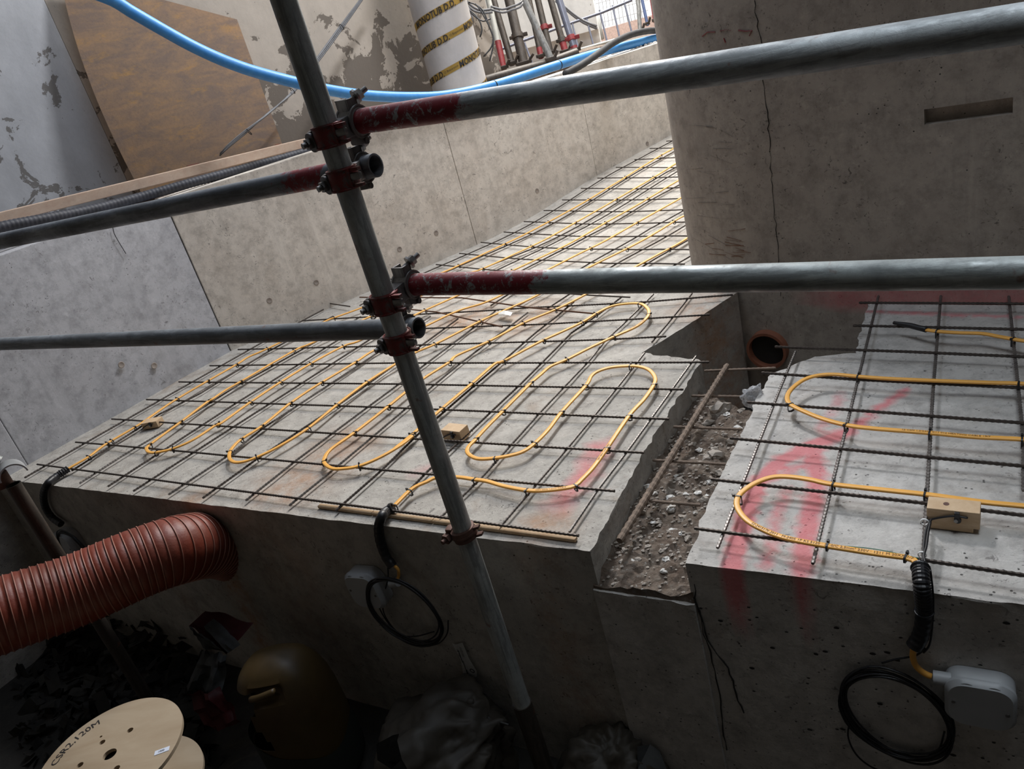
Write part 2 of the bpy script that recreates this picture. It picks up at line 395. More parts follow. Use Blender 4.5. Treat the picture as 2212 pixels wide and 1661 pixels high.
def strokes(L):
    """L: (pixel polyline, half width, strength) of sprayed paint on the slab"""
    Q = []
    for pl, w, k in L:
        P = [on_s(*q) for q in pl]
        for i in range(len(P)-1): Q.append((P[i], P[i+1], w, k))
    def f(co):
        v = 0
        for a, b, w, k in Q:
            d = seg(co, a, b)
            if d < w*1.6: v = max(v, k*(1 - sm((d - w*.45)/(w*1.1))))
        if co.z < -.06: v *= max(0, 1 + (co.z + .06)*6)
        return v
    return f
zero = lambda x, y: 0.0
JN = on_z(1690, 640, .03); WD = ang(136.4); WN = Vector((-WD.y, WD.x, 0)); WN = WN if WN.y < 0 else -WN   # right wall: plane through JN, WN towards camera
NR = .61; NC = JN - WN*NR
KC = JN + WD*.185
D1 = on_z(1385, 763); D2 = on_z(1515, 781)
cornerL = on_z(1288, 1166)
fl = [(-400, 1002), (50, 1047), (250, 1069), (480, 1086), (700, 1119), (900, 1146), (1240, 1167)]
far_t = P0 + U2*9 + V2*4.5
onf_ = lambda p: p - FN*((p - FP).dot(FN))
fl = [onf_(on_z(*p)) for p in fl]
cornerL = onf_(cornerL)
polyL = fl + [cornerL, on_z(1400, 962), D2, on_z(1450, 772), D1, Vector((KC.x, KC.y, 0)), NC + ang(160)*.4 + Vector((0, .1, 0)), NC + Vector((.3, 0, 0)), far_t, P0 + U2*9 - V2*.1, P0 - V2*.1, on_z(61, 1004) - N1*.1, on_z(61, 1004) - N1*.1 - U1*1.2]
ej = [.0016]*6 + [.005, .005, .008, .009, .009, .003, 0, 0, 0, 0, 0, 0, 0, 0]
sprL = strokes([([(1300, 960), (1245, 1050), (1205, 1095)], .035, .55), ([(905, 1025), (925, 1010)], .03, .25)])
def rustL(co):
    v = 0
    for px, py, r in ((1000, 690, .35), (1150, 690, .3), (640, 1040, .30), (740, 960, .25), (1530, 680, .25), (1180, 1140, .15), (420, 1080, .12)):
        p = on_z(px, py); v = max(v, 1 - sm((Vector((co.x, co.y, 0)) - Vector((p.x, p.y, 0))).length/r))
    return v*.9
block('floor', M['ramp'], [(p.x, p.y) for p in polyL], S, -.95, .05, .006, attrs={'spray': sprL, 'rust': rustL}, seed=1, edgej=ej)
# landing slab on the right
LR = [(1482, 1214), (1700, 1262), (1950, 1306), (2212, 1322), (2700, 1420)]
polyR = [onf_(on_z(*p)) for p in LR] + [on_z(2700, 1420) + ang(50)*2.2]
wl = JN - WD*2.4
polyR = polyR[:5] + [Vector((wl.x+.4, wl.y-.35, 0)), Vector((wl.x, wl.y, 0)), on_z(1880, 640), on_z(1862, 700), on_z(1850, 762), on_z(1760, 770), on_z(1665, 808), on_z(1630, 870), on_z(1618, 905), on_z(1590, 960), on_z(1560, 1020), on_z(1518, 1115)]
sprR = strokes([([(1960, 838), (1900, 880), (1830, 935)], .014, .75), ([(1830, 935), (1740, 965), (1680, 1000), (1640, 1040), (1612, 1110), (1592, 1180), (1570, 1260)], .021, 1.0),
                ([(1755, 985), (1768, 1030), (1752, 1100), (1735, 1200), (1730, 1235)], .022, .85), ([(1700, 1060), (1672, 1130), (1655, 1225)], .014, .55),
                ([(1815, 850), (1800, 890), (1770, 930)], .014, .4), ([(1790, 950), (1740, 1000), (1680, 1030)], .016, .6), ([(1830, 642), (2212, 647)], .012, .6)])
block('floor.001', M['landing'], [(p.x, p.y) for p in polyR], zero, -.95, .022, .008, attrs={'spray': sprR}, seed=2, edgej=[.0028]*4 + [0, 0, 0] + [.007]*10)
# rubble channel between the slabs
polyG = [on_z(1295, 1168) + FN*-.03, on_z(1482, 1214) + FN*-.02] + [on_z(*p) for p in ((1525, 1115), (1570, 1020), (1625, 905), (1680, 805), (1700, 860), (1520, 838), (1500, 800), (1395, 962))]
G = [on_z(1270, 1200), on_z(1490, 1215), on_z(1530, 1115), on_z(1575, 1020), on_z(1630, 905), on_z(1680, 808)]
G2 = [on_z(1690, 800), on_z(1500, 800), on_z(1385, 965)]
def gz(x, y):
    v = Vector((x, y, 0)); a = noise.fractal(v*14, .8, 2.1, 5)
    fr = (v - FP).dot(FN)
    return -.085 + a*.016 - .02*sm((fr + .08)/.08) + .012*noise.noise(v*40)
GP = [FP + (on_z(1275, 1170)-FP).dot(FU)*FU + FN*.004, FP + (on_z(1487, 1215)-FP).dot(FU)*FU + FN*.004] + [on_z(1545, 1115), on_z(1590, 1020), on_z(1650, 905), on_z(1690, 850), on_z(1600, 838), on_z(1500, 800), on_z(1380, 965)]
block('floor.002', M['earth'], [(p.x, p.y) for p in GP], gz, -.16, .012, .003, seed=3, rough=.008, rows=3)
block('floor.006', M['landing'], [((p + FN*.006).x, (p + FN*.006).y) for p in GP], lambda x, y: -.122 + .008*noise.noise(Vector((x*25, y*25, 1))), -.95, .03, .003, seed=4)
# pit floor
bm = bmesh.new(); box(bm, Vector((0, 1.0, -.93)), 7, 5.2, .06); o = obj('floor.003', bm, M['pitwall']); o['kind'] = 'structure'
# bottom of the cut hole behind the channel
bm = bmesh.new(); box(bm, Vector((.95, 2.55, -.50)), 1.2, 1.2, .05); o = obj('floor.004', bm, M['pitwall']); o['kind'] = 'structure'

def upright(name, a, b, z0, z1, th, back, mat, step=.4, bev=.004):
    """wall panel from a to b (plan), thickness th in direction back"""
    bm = bmesh.new(); c = (a+b)/2 + back*th/2; d = (b-a); L = d.length; d.normalize()
    box(bm, Vector((c.x, c.y, (z0+z1)/2)), L, th, z1-z0, d, Vector((0, 0, 1)).cross(d), Vector((0, 0, 1)), bev)
    o = obj(name, bm, mat); o['kind'] = 'structure'; return o
WT = .905
PA = on_z(61, 1004)
J2 = P0 + U2*1.77*SC; J3 = P0 + U2*2.94*SC
g = .002
tEnd = (PA - FP).dot(FN)/U1.dot(FN)
walls = [upright('wall_left', PA - U1*tEnd, PA - U1*g, -.95, WT, .25, -N1, M['wallcool']),
         upright('wall_left.001', PA + U1*g, P0 - U1*g, -.3, WT, .25, -N1, M['wallcool']),
         upright('wall_left.002', P0 + U2*g, J2 - U2*g, -.3, WT-.003, .25, -V2, M['wall']),
         upright('wall_left.003', J2 + U2*g, J3 - U2*g, -.3, WT-.01, .25, -V2, M['wall']),
         upright('wall_left.004', J3 + U2*g, P0 + U2*9, -.3, WT-.01, .25, -V2, M['wall'])]
def tie_hole(w, px, py, p0, n, mat):
    p = on_plane(px, py, p0, n); bm = bmesh.new()
    a, b = frame(n)
    prof = ((.0175, .0), (.0165, .0018), (.013, .0014), (.0105, .0002)); Rg = []
    for r, d in prof: Rg.append([bm.verts.new(p + n*d + (a*math.cos(t*math.pi/10) + b*math.sin(t*math.pi/10))*r) for t in range(20)])
    for A, B in zip(Rg, Rg[1:]):
        for j in range(20): bm.faces.new((A[j], A[(j+1) % 20], B[(j+1) % 20], B[j]))
    bm.faces.new(Rg[-1])
    obj('tie_hole', bm, mat, w, True)
tm = plain('tie_hole_mortar', (.36, .31, .27), .9)
for px, py in ((262, 788), (333, 790)): tie_hole(walls[1], px, py, P0, N1, tm)
for px, py in ((683, 610), (582, 649), (863, 538), (942, 503)): tie_hole(walls[2], px, py, P0, V2, tm)
tie_hole(walls[3], 1160, 412, P0, V2, tm); tie_hole(walls[4], 1398, 310, P0, V2, tm)

# curved wall on the right: flat face, rounded nose, back along the ramp
def nose():
    pts = [JN - WD*3.2]; n = 14
    for k in range(n+1): pts.append(JN - WD*(3.2*(1 - (k+1)/(n+1))))
    base = math.atan2((JN-NC).y, (JN-NC).x)
    for k in range(1, 41): a = base - math.radians(k*4.6); pts.append(NC + Vector((math.cos(a), math.sin(a), 0))*NR)
    last = pts[-1]; dr = (pts[-1]-pts[-2]).normalized()
    for k in range(1, 8): pts.append(last + dr*k*.5)
    bm = bmesh.new(); sp = bm.verts.layers.float.new('spray'); zs = [-.95] + [-.5 + .05*i for i in range(75)]; R = []
    q0 = [on_plane(*p, JN, WN) for p in ((1520, 72), (1560, 66), (1620, 70))]; q1 = [on_plane(*p, JN, WN) for p in ((1565, 85), (1570, 95))]
    for p in pts:
        col = []
        for z in zs:
            v = bm.verts.new((p.x, p.y, z)); s = (p - JN).dot(WD)
            x = 0.
            if abs(z-.02) < .035 and s < -.1: x = .45
            v[sp] = x; col.append(v)
        R.append(col)
    for A, B in zip(R, R[1:]):
        for j in range(len(zs)-1): bm.faces.new((A[j], A[j+1], B[j+1], B[j]))
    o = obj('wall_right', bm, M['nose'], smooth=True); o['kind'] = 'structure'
    # red pencil scribbles, the crack of the casting joint, the rebate
    def strip(name, px, w, mat, off=.0012, jit=2.0, seed=1):
        rnd = random.Random(seed); bm = bmesh.new(); P = []
        for i in range(len(px)-1):
            k = max(1, int(math.hypot(px[i+1][0]-px[i][0], px[i+1][1]-px[i][1])/12))
            for q in range(k): P.append((px[i][0] + (px[i+1][0]-px[i][0])*q/k + rnd.uniform(-jit, jit), px[i][1] + (px[i+1][1]-px[i][1])*q/k + rnd.uniform(-jit, jit)*.4))
        P.append(px[-1]); Q = []
        for p in P:
            a = on_plane(*p, JN, WN); s = (a-JN).dot(WD)
            if s > 0:   # on the nose: meet the cylinder
                r = ray(*p); dx, dy = r.x, r.y; ex, ey = EYE.x-NC.x, EYE.y-NC.y
                A = dx*dx+dy*dy; B = 2*(dx*ex+dy*ey); Cc = ex*ex+ey*ey-(NR+off)**2; disc = B*B-4*A*Cc
                if disc > 0: a = EYE + r*((-B - math.sqrt(disc))/(2*A))
            else: a = a + WN*off
            Q.append(a)
        sweep(bm, Q, w, 6, rad=lambda i: .35 + .9*rnd.random())
        return obj(name, bm, mat, o)
    strip('casting_joint', [(1632, 0), (1630, 25), (1637, 45), (1638, 70), (1646, 95), (1650, 175), (1656, 230), (1661, 290), (1668, 400), (1674, 470), (1682, 560), (1686, 640)], .0015, M['rubbish'], jit=2.5)
    strip('red_mark', [(1515, 78), (1530, 70), (1545, 69)], .0016, M['red_tube'], seed=2); strip('red_mark', [(1556, 67), (1568, 64), (1580, 66)], .0014, M['red_tube'], seed=3)
    strip('red_mark', [(1596, 66), (1612, 68), (1626, 66), (1618, 78)], .002, M['red_tube'], seed=4); strip('red_mark', [(1563, 82), (1567, 92)], .0018, M['red_tube'], seed=5)
    sm_ = plain('grey_scuff', (.20, .175, .15), .9)
    rm_ = plain('rust_scrape', (.22, .10, .055), .9); rnd = random.Random(6)
    for k in range(14):
        x = rnd.uniform(1505, 1600); y = 515 + rnd.uniform(-22, 45) + (x-1500)*.08
        strip('rust_scrape', [(x, y), (x + rnd.uniform(15, 45), y + rnd.uniform(-6, 12))], rnd.uniform(.0006, .0014), rm_, seed=k+50, jit=1.5)
    rnd = random.Random(5)
    for k in range(24):
        x = rnd.uniform(1478, 1560); y = rnd.uniform(270, 590); L = rnd.uniform(12, 50)
        strip('scuff', [(x, y), (x + L, y + L*rnd.uniform(-.1, .6))], rnd.uniform(.0003, .0007), sm_, seed=k, jit=.6)
    return o
wr = nose()
# slot rebate in the right wall: a lined recess standing behind a rim
def slot():
    P = [on_plane(x, y, JN, WN) for x, y in ((1995, 240), (2187, 208), (2190, 243), (1997, 271))]
    ux = (P[1]-P[0]).normalized(); ux = Vector((ux.x, ux.y, 0)).normalized(); c = sum(P, Vector())/4; w = (P[1]-P[0]).length; hh = (P[1]-P[2]).length
    return c, ux, w, hh
sc_, sx_, sw_, sh_ = slot()
cut_me = bmesh.new(); box(cut_me, sc_, sw_, .06, sh_, sx_, WN, Vector((0, 0, 1)))
# open the wall mesh at the slot, then line it
def cut_slot():
    me = wr.data; bm = bmesh.new(); bm.from_mesh(me)
    z0, z1 = sc_.z - sh_/2, sc_.z + sh_/2; s0, s1 = (sc_ - JN).dot(WD) - sw_/2, (sc_ - JN).dot(WD) + sw_/2
    for co, no in ((Vector((0, 0, z0)), Vector((0, 0, 1))), (Vector((0, 0, z1)), Vector((0, 0, 1))), (JN + WD*s0, WD), (JN + WD*s1, WD)):
        bmesh.ops.bisect_plane(bm, geom=bm.verts[:] + bm.edges[:] + bm.faces[:], plane_co=co, plane_no=no)
    kill = []
    for f in bm.faces:
        c = f.calc_center_median(); s = (c-JN).dot(WD)
        if z0 < c.z < z1 and s0 < s < s1 and abs((c-JN).dot(WN)) < .02: kill.append(f)
    bmesh.ops.delete(bm, geom=kill, context='FACES')
    q = [JN + WD*s + Vector((0, 0, z - JN.z)) for s, z in ((s0, z0), (s1, z0), (s1, z1), (s0, z1))]
    A = [bm.verts.new(p) for p in q]; B = [bm.verts.new(p - WN*.035) for p in q]
    for i in range(4): bm.faces.new((A[i], A[(i+1) % 4], B[(i+1) % 4], B[i]))
    bm.faces.new(B); bm.to_mesh(me); bm.free()
cut_me.free(); cut_slot()
# rear surroundings: ground behind the parapet, rear walls
bm = bmesh.new(); c = P0 + U2*3 - V2*2.4
box(bm, Vector((c.x, c.y, .78)), 16, 4.3, .1, U2, -V2); o = obj('floor.005', bm, M['earth']); o['kind'] = 'structure'
BU = ang(27); BN = Vector((BU.y, -BU.x, 0)); BP = P0 - V2*1.0
def on_b(px, py, off=0): return on_plane(px, py, BP + BN*off, BN)
KB = on_b(178, 180); KB.z = 0
BR = on_b(1062, 60); BR.z = 0
upright('wall_back', KB, BR, .5, 3.6, .2, -BN, M['plasterB'])
CU = ang(36); CN = Vector((CU.y, -CU.x, 0))
upright('wall_back.001', KB - CU*3.5, KB, .5, 3.6, .2, -CN, M['plasterC'])
# cream wall with a set-back base behind the props, white sheeting further off
DN = (Vector((0, 0, 0)) - Vector((.25, 1, 0))).normalized(); DU = Vector((-DN.y, DN.x, 0)); DU = DU if DU.x > 0 else -DU
DP = dep(1150, 60, 7.6)
def on_d(px, py, off=0): return on_plane(px, py, DP + DN*off, DN)
a = on_d(985, 90); b = on_d(1292, 60); z_ = on_d(1200, 88).z
upright('wall_back.002', Vector((a.x, a.y, 0)), Vector((b.x, b.y, 0)), z_, 3.8, .25, -DN, M['cream'])
a2 = a - DN*.08; b2 = b - DN*.08
upright('wall_back.003', Vector((a2.x, a2.y, 0)), Vector((b2.x, b2.y, 0)), .5, z_ + .02, .25, -DN, M['cream'])
e0 = dep(1255, 60, 10.0); e1 = dep(1700, -60, 10.6)
zb_ = dep(1340, 52, 10.2).z
upright('wall_back.004', Vector((e0.x, e0.y, 0)), Vector((e1.x, e1.y, 0)), .6, zb_ , .25, -DN, M['brick'])
upright('wall_back.005', Vector((e0.x, e0.y, 0)), Vector((e1.x, e1.y, 0)), zb_ , 5.0, .2, -DN, M['sheet'])
# unseen enclosure above and behind the viewer, added to block light from the pit
upright('blocker_front', Vector((-3.4, -1.6, 0)), Vector((3.4, -1.6, 0)), -.95, 2.9, .2, Vector((0, -1, 0)), M['blocker'])
upright('blocker_right', Vector((3.3, -1.6, 0)), Vector((3.3, 1.6, 0)), -.95, 2.9, .2, Vector((1, 0, 0)), M['blocker'])
upright('blocker_left', Vector((-3.4, -1.6, 0)), Vector((-3.4, 3.6, 0)), -.95, 2.9, .2, Vector((-1, 0, 0)), M['blocker'])
bm = bmesh.new(); CQ = [FP + FU*t + FN*(-.25) for t in (-3.6, 3.8)] + [Vector((3.5, -1.8, 0)), Vector((-3.5, -1.8, 0))]
A = [bm.verts.new((p.x, p.y, 2.75)) for p in CQ]; B = [bm.verts.new((p.x, p.y, 3.0)) for p in CQ]
bm.faces.new(A); bm.faces.new(B)
for i in range(4): bm.faces.new((A[i], A[(i+1) % 4], B[(i+1) % 4], B[i]))
o = obj('blocker_ceiling', bm, M['blocker']); o['kind'] = 'structure'  # added slab out of view, keeps daylight off the pit and front face

# ================================================================== helpers that need the slab
def zmap(x0, y0, s): return lambda *L: [(x0 + a/s, y0 + b/s) for a, b in L]
z1 = zmap(0, 850, 4.424); z2 = zmap(400, 720, 4.152); z3 = zmap(900, 600, 2.765); z3b = zmap(800, 720, 3.46)
z4 = zmap(1250, 720, 3.133); z5 = zmap(1450, 600, 2.903); z6 = zmap(1450, 850, 2.903); zA = zmap(900, 300, 3.568); z9 = zmap(600, 560, 4.424)
def ribbed(bm, pts, r, n=6, pitch=.0065):
    P = []
    for i in range(len(pts)-1):
        k = max(1, int((pts[i+1]-pts[i]).length/pitch)); P += [pts[i].lerp(pts[i+1], q/k) for q in range(k)]
    P.append(pts[-1]); sweep(bm, P, r, n, rad=lambda i: (.88, 1.14)[i % 2])
def bar(name, parent, px, dz, mat=None, r=.0040, rib=True, surf=on_s):
    P = [surf(x, y, dz) for x, y in px]
    P = [q for i in range(len(P)-1) for q in lin(P[i], P[i+1], .12)[:-1]] + [P[-1]]
    if surf is on_s: P = [Vector((q.x, q.y, S(q.x, q.y) + dz)) for q in P]
    P = [q + Vector((0, 0, noise.noise(q*3)*.0012)) for q in P]
    bm = bmesh.new(); ribbed(bm, P, r) if rib else sweep(bm, P, r, 6)
    return obj(name, bm, mat or M['rebar'], parent)

# ------------------------------------------------------------------ reinforcement mesh, near sheet
o = on_z(800, 950)
mesh1 = thing('reinforcement_mesh', o, 'welded steel bar mesh over the front of the ramp, left of the rubble channel', 'steel mesh')
cross = [[(80, 1003), (400, 1045), (900, 1110), (1250, 1157)], [(163, 955), (400, 975.5), (900, 1022), (1328, 1061)], [(241, 905), (400, 915.5), (900, 948), (1391, 978)],
         [(316, 863), (886, 882), (1445, 905)], [(386, 825), (870, 829.6), (1476, 841)], [(453, 790), (853, 784), (1532, 782)], [(514, 755), (807, 748), (1439, 726.6)],
         [(585, 724), (925, 709), (1262, 695), (1533, 680)], [(652, 693), (826, 683), (1150, 664), (1395, 652), (1583, 637)]]
for c_ in cross: bar('cross_bar', mesh1, c_, .022)
longs = [[(53, 1032), (371, 850), (561, 743), (699, 668)], [(155, 1017), (300, 925), (343.6, 895), (432, 850), (578, 760), (720, 683)], [(172, 1044), (267, 983), (389, 911), (515.6, 831), (672, 744), (780, 684)],
         [(233, 1051), (500, 877), (725, 738), (812, 686)], [(288, 1061), (500, 925), (790, 739), (880, 683)], [(364, 1068), (500, 979), (568, 925), (713, 829.6), (809, 766), (930, 683)],
         [(438, 1076), (554, 992), (725, 879), (850, 790), (990, 688)], [(531, 1081), (643, 992), (776, 893), (870, 823.6), (1070, 672)], [(625, 1092), (715, 1018.6), (884, 876.5), (990, 788), (1055, 739), (1140, 675)],
         [(725, 1103), (824, 1016), (901, 940), (1025, 833), (1160, 716), (1240, 652)], [(862, 1082), (924, 1018), (999, 948), (1121, 833), (1233, 720), (1345, 640)], [(951, 1118), (1040, 1032), (1167, 890.5), (1274, 778), (1309, 734), (1412, 635)],
         [(1082, 1136), (1144, 1064), (1225, 968.6), (1337, 833), (1392, 763)], [(1230, 1149), (1291, 1059), (1358, 971), (1454, 838), (1504, 769)]]
for i, c_ in enumerate(longs): bar('long_bar', mesh1, c_, .0145, M['rebarlight'] if i in (2, 5, 7, 8, 11, 12, 13) else None)
bar('long_bar', mesh1, [(1408, 739), (1495, 634)], .0145)
# far sheet
mesh2 = thing('reinforcement_mesh', on_s(1250, 480), 'second steel mesh sheet lapped further up the ramp, running behind the curved wall', 'steel mesh')
far = [[(150, 968), (780, 1025), (1400, 1056)], [(330, 882), (1000, 935), (1500, 960), (2065, 965)], [(495, 798), (1100, 843), (1700, 853), (2220, 856)], [(672, 718), (1120, 745), (1800, 750), (2190, 750)],
       [(827, 637), (1450, 655), (2085, 640), (2180, 637)], [(980, 551), (1500, 560), (2120, 543)], [(1122, 470), (1600, 470), (2110, 456)], [(1267, 381), (1650, 385), (2110, 371)], [(1395, 302), (2090, 291)],
       [(1537, 219), (2080, 221)], [(1680, 160), (2080, 140)], [(1797, 73), (2060, 69)], [(1925, 17), (2040, 8)]]
for c_ in far: bar('cross_bar', mesh2, zA(*c_), .022, r=.0038, rib=False)
for c_, mt in (([(836, 602), (1100, 626), (1283, 638), (1361, 642)], None), ([(777, 642), (997, 643), (1140, 664), (1290, 678)], 'rustmesh'), ([(690, 652), (756, 662)], None), ([(800, 660), (943, 674), (1085, 706)], 'rustmesh')):
    bar('cross_bar', mesh2, c_, .027, M[mt] if mt else None, r=.0038, rib=False)
flong = [[(20, 1050), (1430, 310), (1980, 10)], [(160, 1055), (700, 820), (1440, 420), (1990, 95)], [(380, 1050), (910, 840), (1500, 520), (2015, 210)], [(560, 1040), (1170, 745), (1660, 470), (2020, 245)],
         [(780, 1030), (1320, 750), (1800, 475), (2040, 345)], [(1230, 1020), (1800, 690), (2070, 545)], [(1460, 1010), (2090, 655)], [(1700, 1010), (2110, 770)], [(1960, 990), (2125, 895)]]
for c_ in flong: bar('long_bar', mesh2, zA(*c_), .0145, r=.0038, rib=False)
for c_ in ([(1180, 584), (1060, 660)], [(870, 610), (777, 660)], [(960, 600), (870, 655)], [(1245, 586), (1120, 660)], [(1310, 583), (1180, 668)]):
    bar('long_bar', mesh2, c_, .0145, r=.0038, rib=False)

# right sheet
def on_r(x, y, dz=0): return on_z(x, y, dz)
mesh3 = thing('reinforcement_mesh', on_z(1900, 950), 'steel bar mesh over the red-sprayed slab at the right, under the curved wall', 'steel mesh')
for c_ in ([(1856, 654), (2330, 657)], [(1843, 703), (2212, 711), (2330, 714)], [(1674, 749), (1967, 760), (2212, 770.5), (2400, 778)], [(1645, 805), (1850, 820), (2212, 838), (2400, 848)],
           [(1615, 869), (2212, 913.7), (2400, 928)], [(1577, 946.5), (2212, 1006.7), (2450, 1030)], [(1536, 1035), (1998, 1087), (2212, 1113.5), (2480, 1146)], [(1500, 1141), (1800, 1180), (2212, 1242.7), (2480, 1283)]):
    bar('cross_bar', mesh3, c_, .040, r=.0044, surf=on_r)
for c_ in ([(1550, 1183.5), (1681, 850), (1718.7, 758.5)], [(1755.6, 1217), (1846, 850), (1899, 634)], [(1990, 1225), (1996, 1180), (2015, 850), (2033, 632.7)], [(2211, 1060), (2211, 953), (2201, 850), (2178.6, 636)]):
    bar('long_bar', mesh3, c_, .0315, M['rebarlight'], r=.0044, surf=on_r)

# ------------------------------------------------------------------ yellow heating cable
def csec(w, h):
    L = []
    for sx, sy in ((1, 1), (-1, 1), (-1, -1), (1, -1)):
        for k in range(4):
            a = math.radians((0, 90, 180, 270)[((1, 1), (-1, 1), (-1, -1), (1, -1)).index((sx, sy))] + k*30)
            L.append((sx*(w/2 - h*.42) + math.cos(a)*h*.42, sy*h*.08 + math.sin(a)*h*.42))
    return L
CS = csec(.0145, .0075)
c1 = [(148, 1012)] + z1((850, 605), (1010, 485), (1340, 290), (1450, 215), (1680, 60)) + z2((190, 435), (460, 280), (560, 215), (740, 135)) + z9((450, 595), (540, 560), (780, 470)) + [(850, 635)] + zA((150, 1050), (320, 978), (680, 810), (1010, 643), (1330, 465), (1605, 298), (1870, 135), (1995, 65), (2060, 28))
c23 = zA((2060, 150), (2015, 180), (1830, 295), (1540, 465), (1225, 645), (890, 825), (510, 1000), (380, 1045)) + [(891.6, 647)] + z9((955, 520), (890, 545)) + z2((1130, 90), (980, 155), (500, 430), (360, 510), (230, 600)) + z1((2010, 60), (1730, 270), (1430, 490), (1405, 540), (1430, 562), (1490, 564), (1650, 528), (1850, 440), (2080, 290)) + \
      z2((300, 820), (590, 615), (860, 435), (1130, 270), (1420, 115), (1540, 75)) + [(830, 712)] + z9((1390, 495), (1670, 370)) + [(1040, 615)] + zA((740, 1015), (1110, 840), (1460, 645), (1775, 465), (2035, 310), (2090, 278))
c45 = zA((2110, 412), (2045, 450), (1700, 645), (1345, 840), (990, 1020)) + z9((2060, 380), (1730, 490), (1450, 620)) + [(860, 732)] + z2((1670, 165), (1510, 270), (1225, 440), (945, 625), (690, 830), (505, 950), (430, 1020), (398, 1075), (402, 1130), (450, 1158), (530, 1150), (640, 1112), (830, 1020), (1090, 860), (1365, 640), (1635, 435), (1870, 285)) + \
      z9((1320, 890), (1505, 810), (1940, 590), (2120, 510)) + [(1153, 641.6)] + zA((1290, 1010), (1620, 845), (1985, 635), (2070, 590), (2120, 560))
c67 = zA((2150, 725), (2100, 755), (1945, 845), (1670, 995)) + z3((980, 115), (830, 190), (640, 270), (430, 380), (240, 465), (195, 505), (45, 600)) + z3b((265, 440),) + z2((1820, 655), (1520, 890), (1310, 1040), (1250, 1120), (1250, 1165), (1310, 1208), (1400, 1214), (1560, 1190), (1750, 1112), (1940, 1000), (2040, 920)) + \
      z3b((180, 865), (310, 760), (540, 560), (760, 375), (930, 228), (1000, 205), (1295, 50)) + z3((990, 265), (1070, 215), (1150, 175), (1230, 157), (1330, 153), (1375, 178), (1388, 210), (1370, 245), (1310, 292), (1180, 350), (1050, 412), (900, 487), (800, 530), (740, 580), (680, 630)) + \
      z3b((1200, 372), (990, 580), (880, 690), (780, 800), (732, 850), (728, 895), (800, 935), (930, 932), (1060, 910), (1150, 880), (1230, 822), (1330, 720), (1430, 590), (1610, 390), (1650, 320), (1700, 283), (1800, 253), (1940, 242)) + z4((420, 226), (480, 250), (517, 300), (508, 350), (440, 450), (340, 560), (190, 780), (100, 905), (20, 990)) + \
      z3b((1530, 1138), (1450, 1158), (1300, 1175), (1170, 1173), (1000, 1142), (870, 1105), (780, 1092), (650, 1073), (500, 1075), (420, 1108), (310, 1162), (180, 1288))
cableL = thing('heating_cable', on_z(800, 900), 'yellow flat cable looped back and forth over the ramp mesh', 'cable')
CP = []
def cpath(px, dz, surf=on_s):
    P = catmull([surf(x, y, dz) for x, y in px], .012)
    if surf is on_s: P = [Vector((q.x, q.y, S(q.x, q.y) + dz + noise.noise(q*5)*.0015)) for q in P]
    return P
for px in (c1, c23, c45, c67):
    P = cpath(px, .0305); CP.append(P); bm = bmesh.new(); sweep(bm, P, 1, sec=CS, up=Vector((0, 0, 1))); obj('cable_run', bm, M['cable'], cableL, True, True)
def tie(parent, p, t, low, w=.0145, top=.0045, name='cable_tie'):
    """black tie looped round cable and bar, with its locking head and a clipped tail"""
    t = Vector((t.x, t.y, 0)).normalized(); a = Vector((t.y, -t.x, 0)); up = Vector((0, 0, 1)); bm = bmesh.new()
    hw = w/2 + .0022; pr = [(-hw, -low), (-hw, top*.5), (-hw*.7, top), (hw*.7, top), (hw, top*.5), (hw, -low), (0, -low - .003)]
    R = [[bm.verts.new(p + a*x*k + up*(z*k2) + t*s) for x, z in pr for k, k2 in ((1, 1),)] for s in (-.0022, .0022)]
    R2 = [[bm.verts.new(p + a*x*.86 + up*(z*.82) + t*s) for x, z in pr] for s in (-.0022, .0022)]
    n = len(pr)
    for j in range(n):
        k = (j+1) % n
        bm.faces.new((R[0][j], R[0][k], R[1][k], R[1][j])); bm.faces.new((R2[0][j], R2[1][j], R2[1][k], R2[0][k]))
        bm.faces.new((R[0][j], R2[0][j], R2[0][k], R[0][k])); bm.faces.new((R[1][j], R[1][k], R2[1][k], R2[1][j]))
    sd = random.choice((-1, -1, -1, 1))
    box(bm, p + a*sd*(hw + .001) + up*(top*.9), .006, .0055, .0065, a, t, up)
    box(bm, p + a*sd*(hw + .004) + up*(top + .001), .0014, .0035, .005, a, t, (up + a*sd*.5).normalized())
    return obj(name, bm, M['black'], parent)
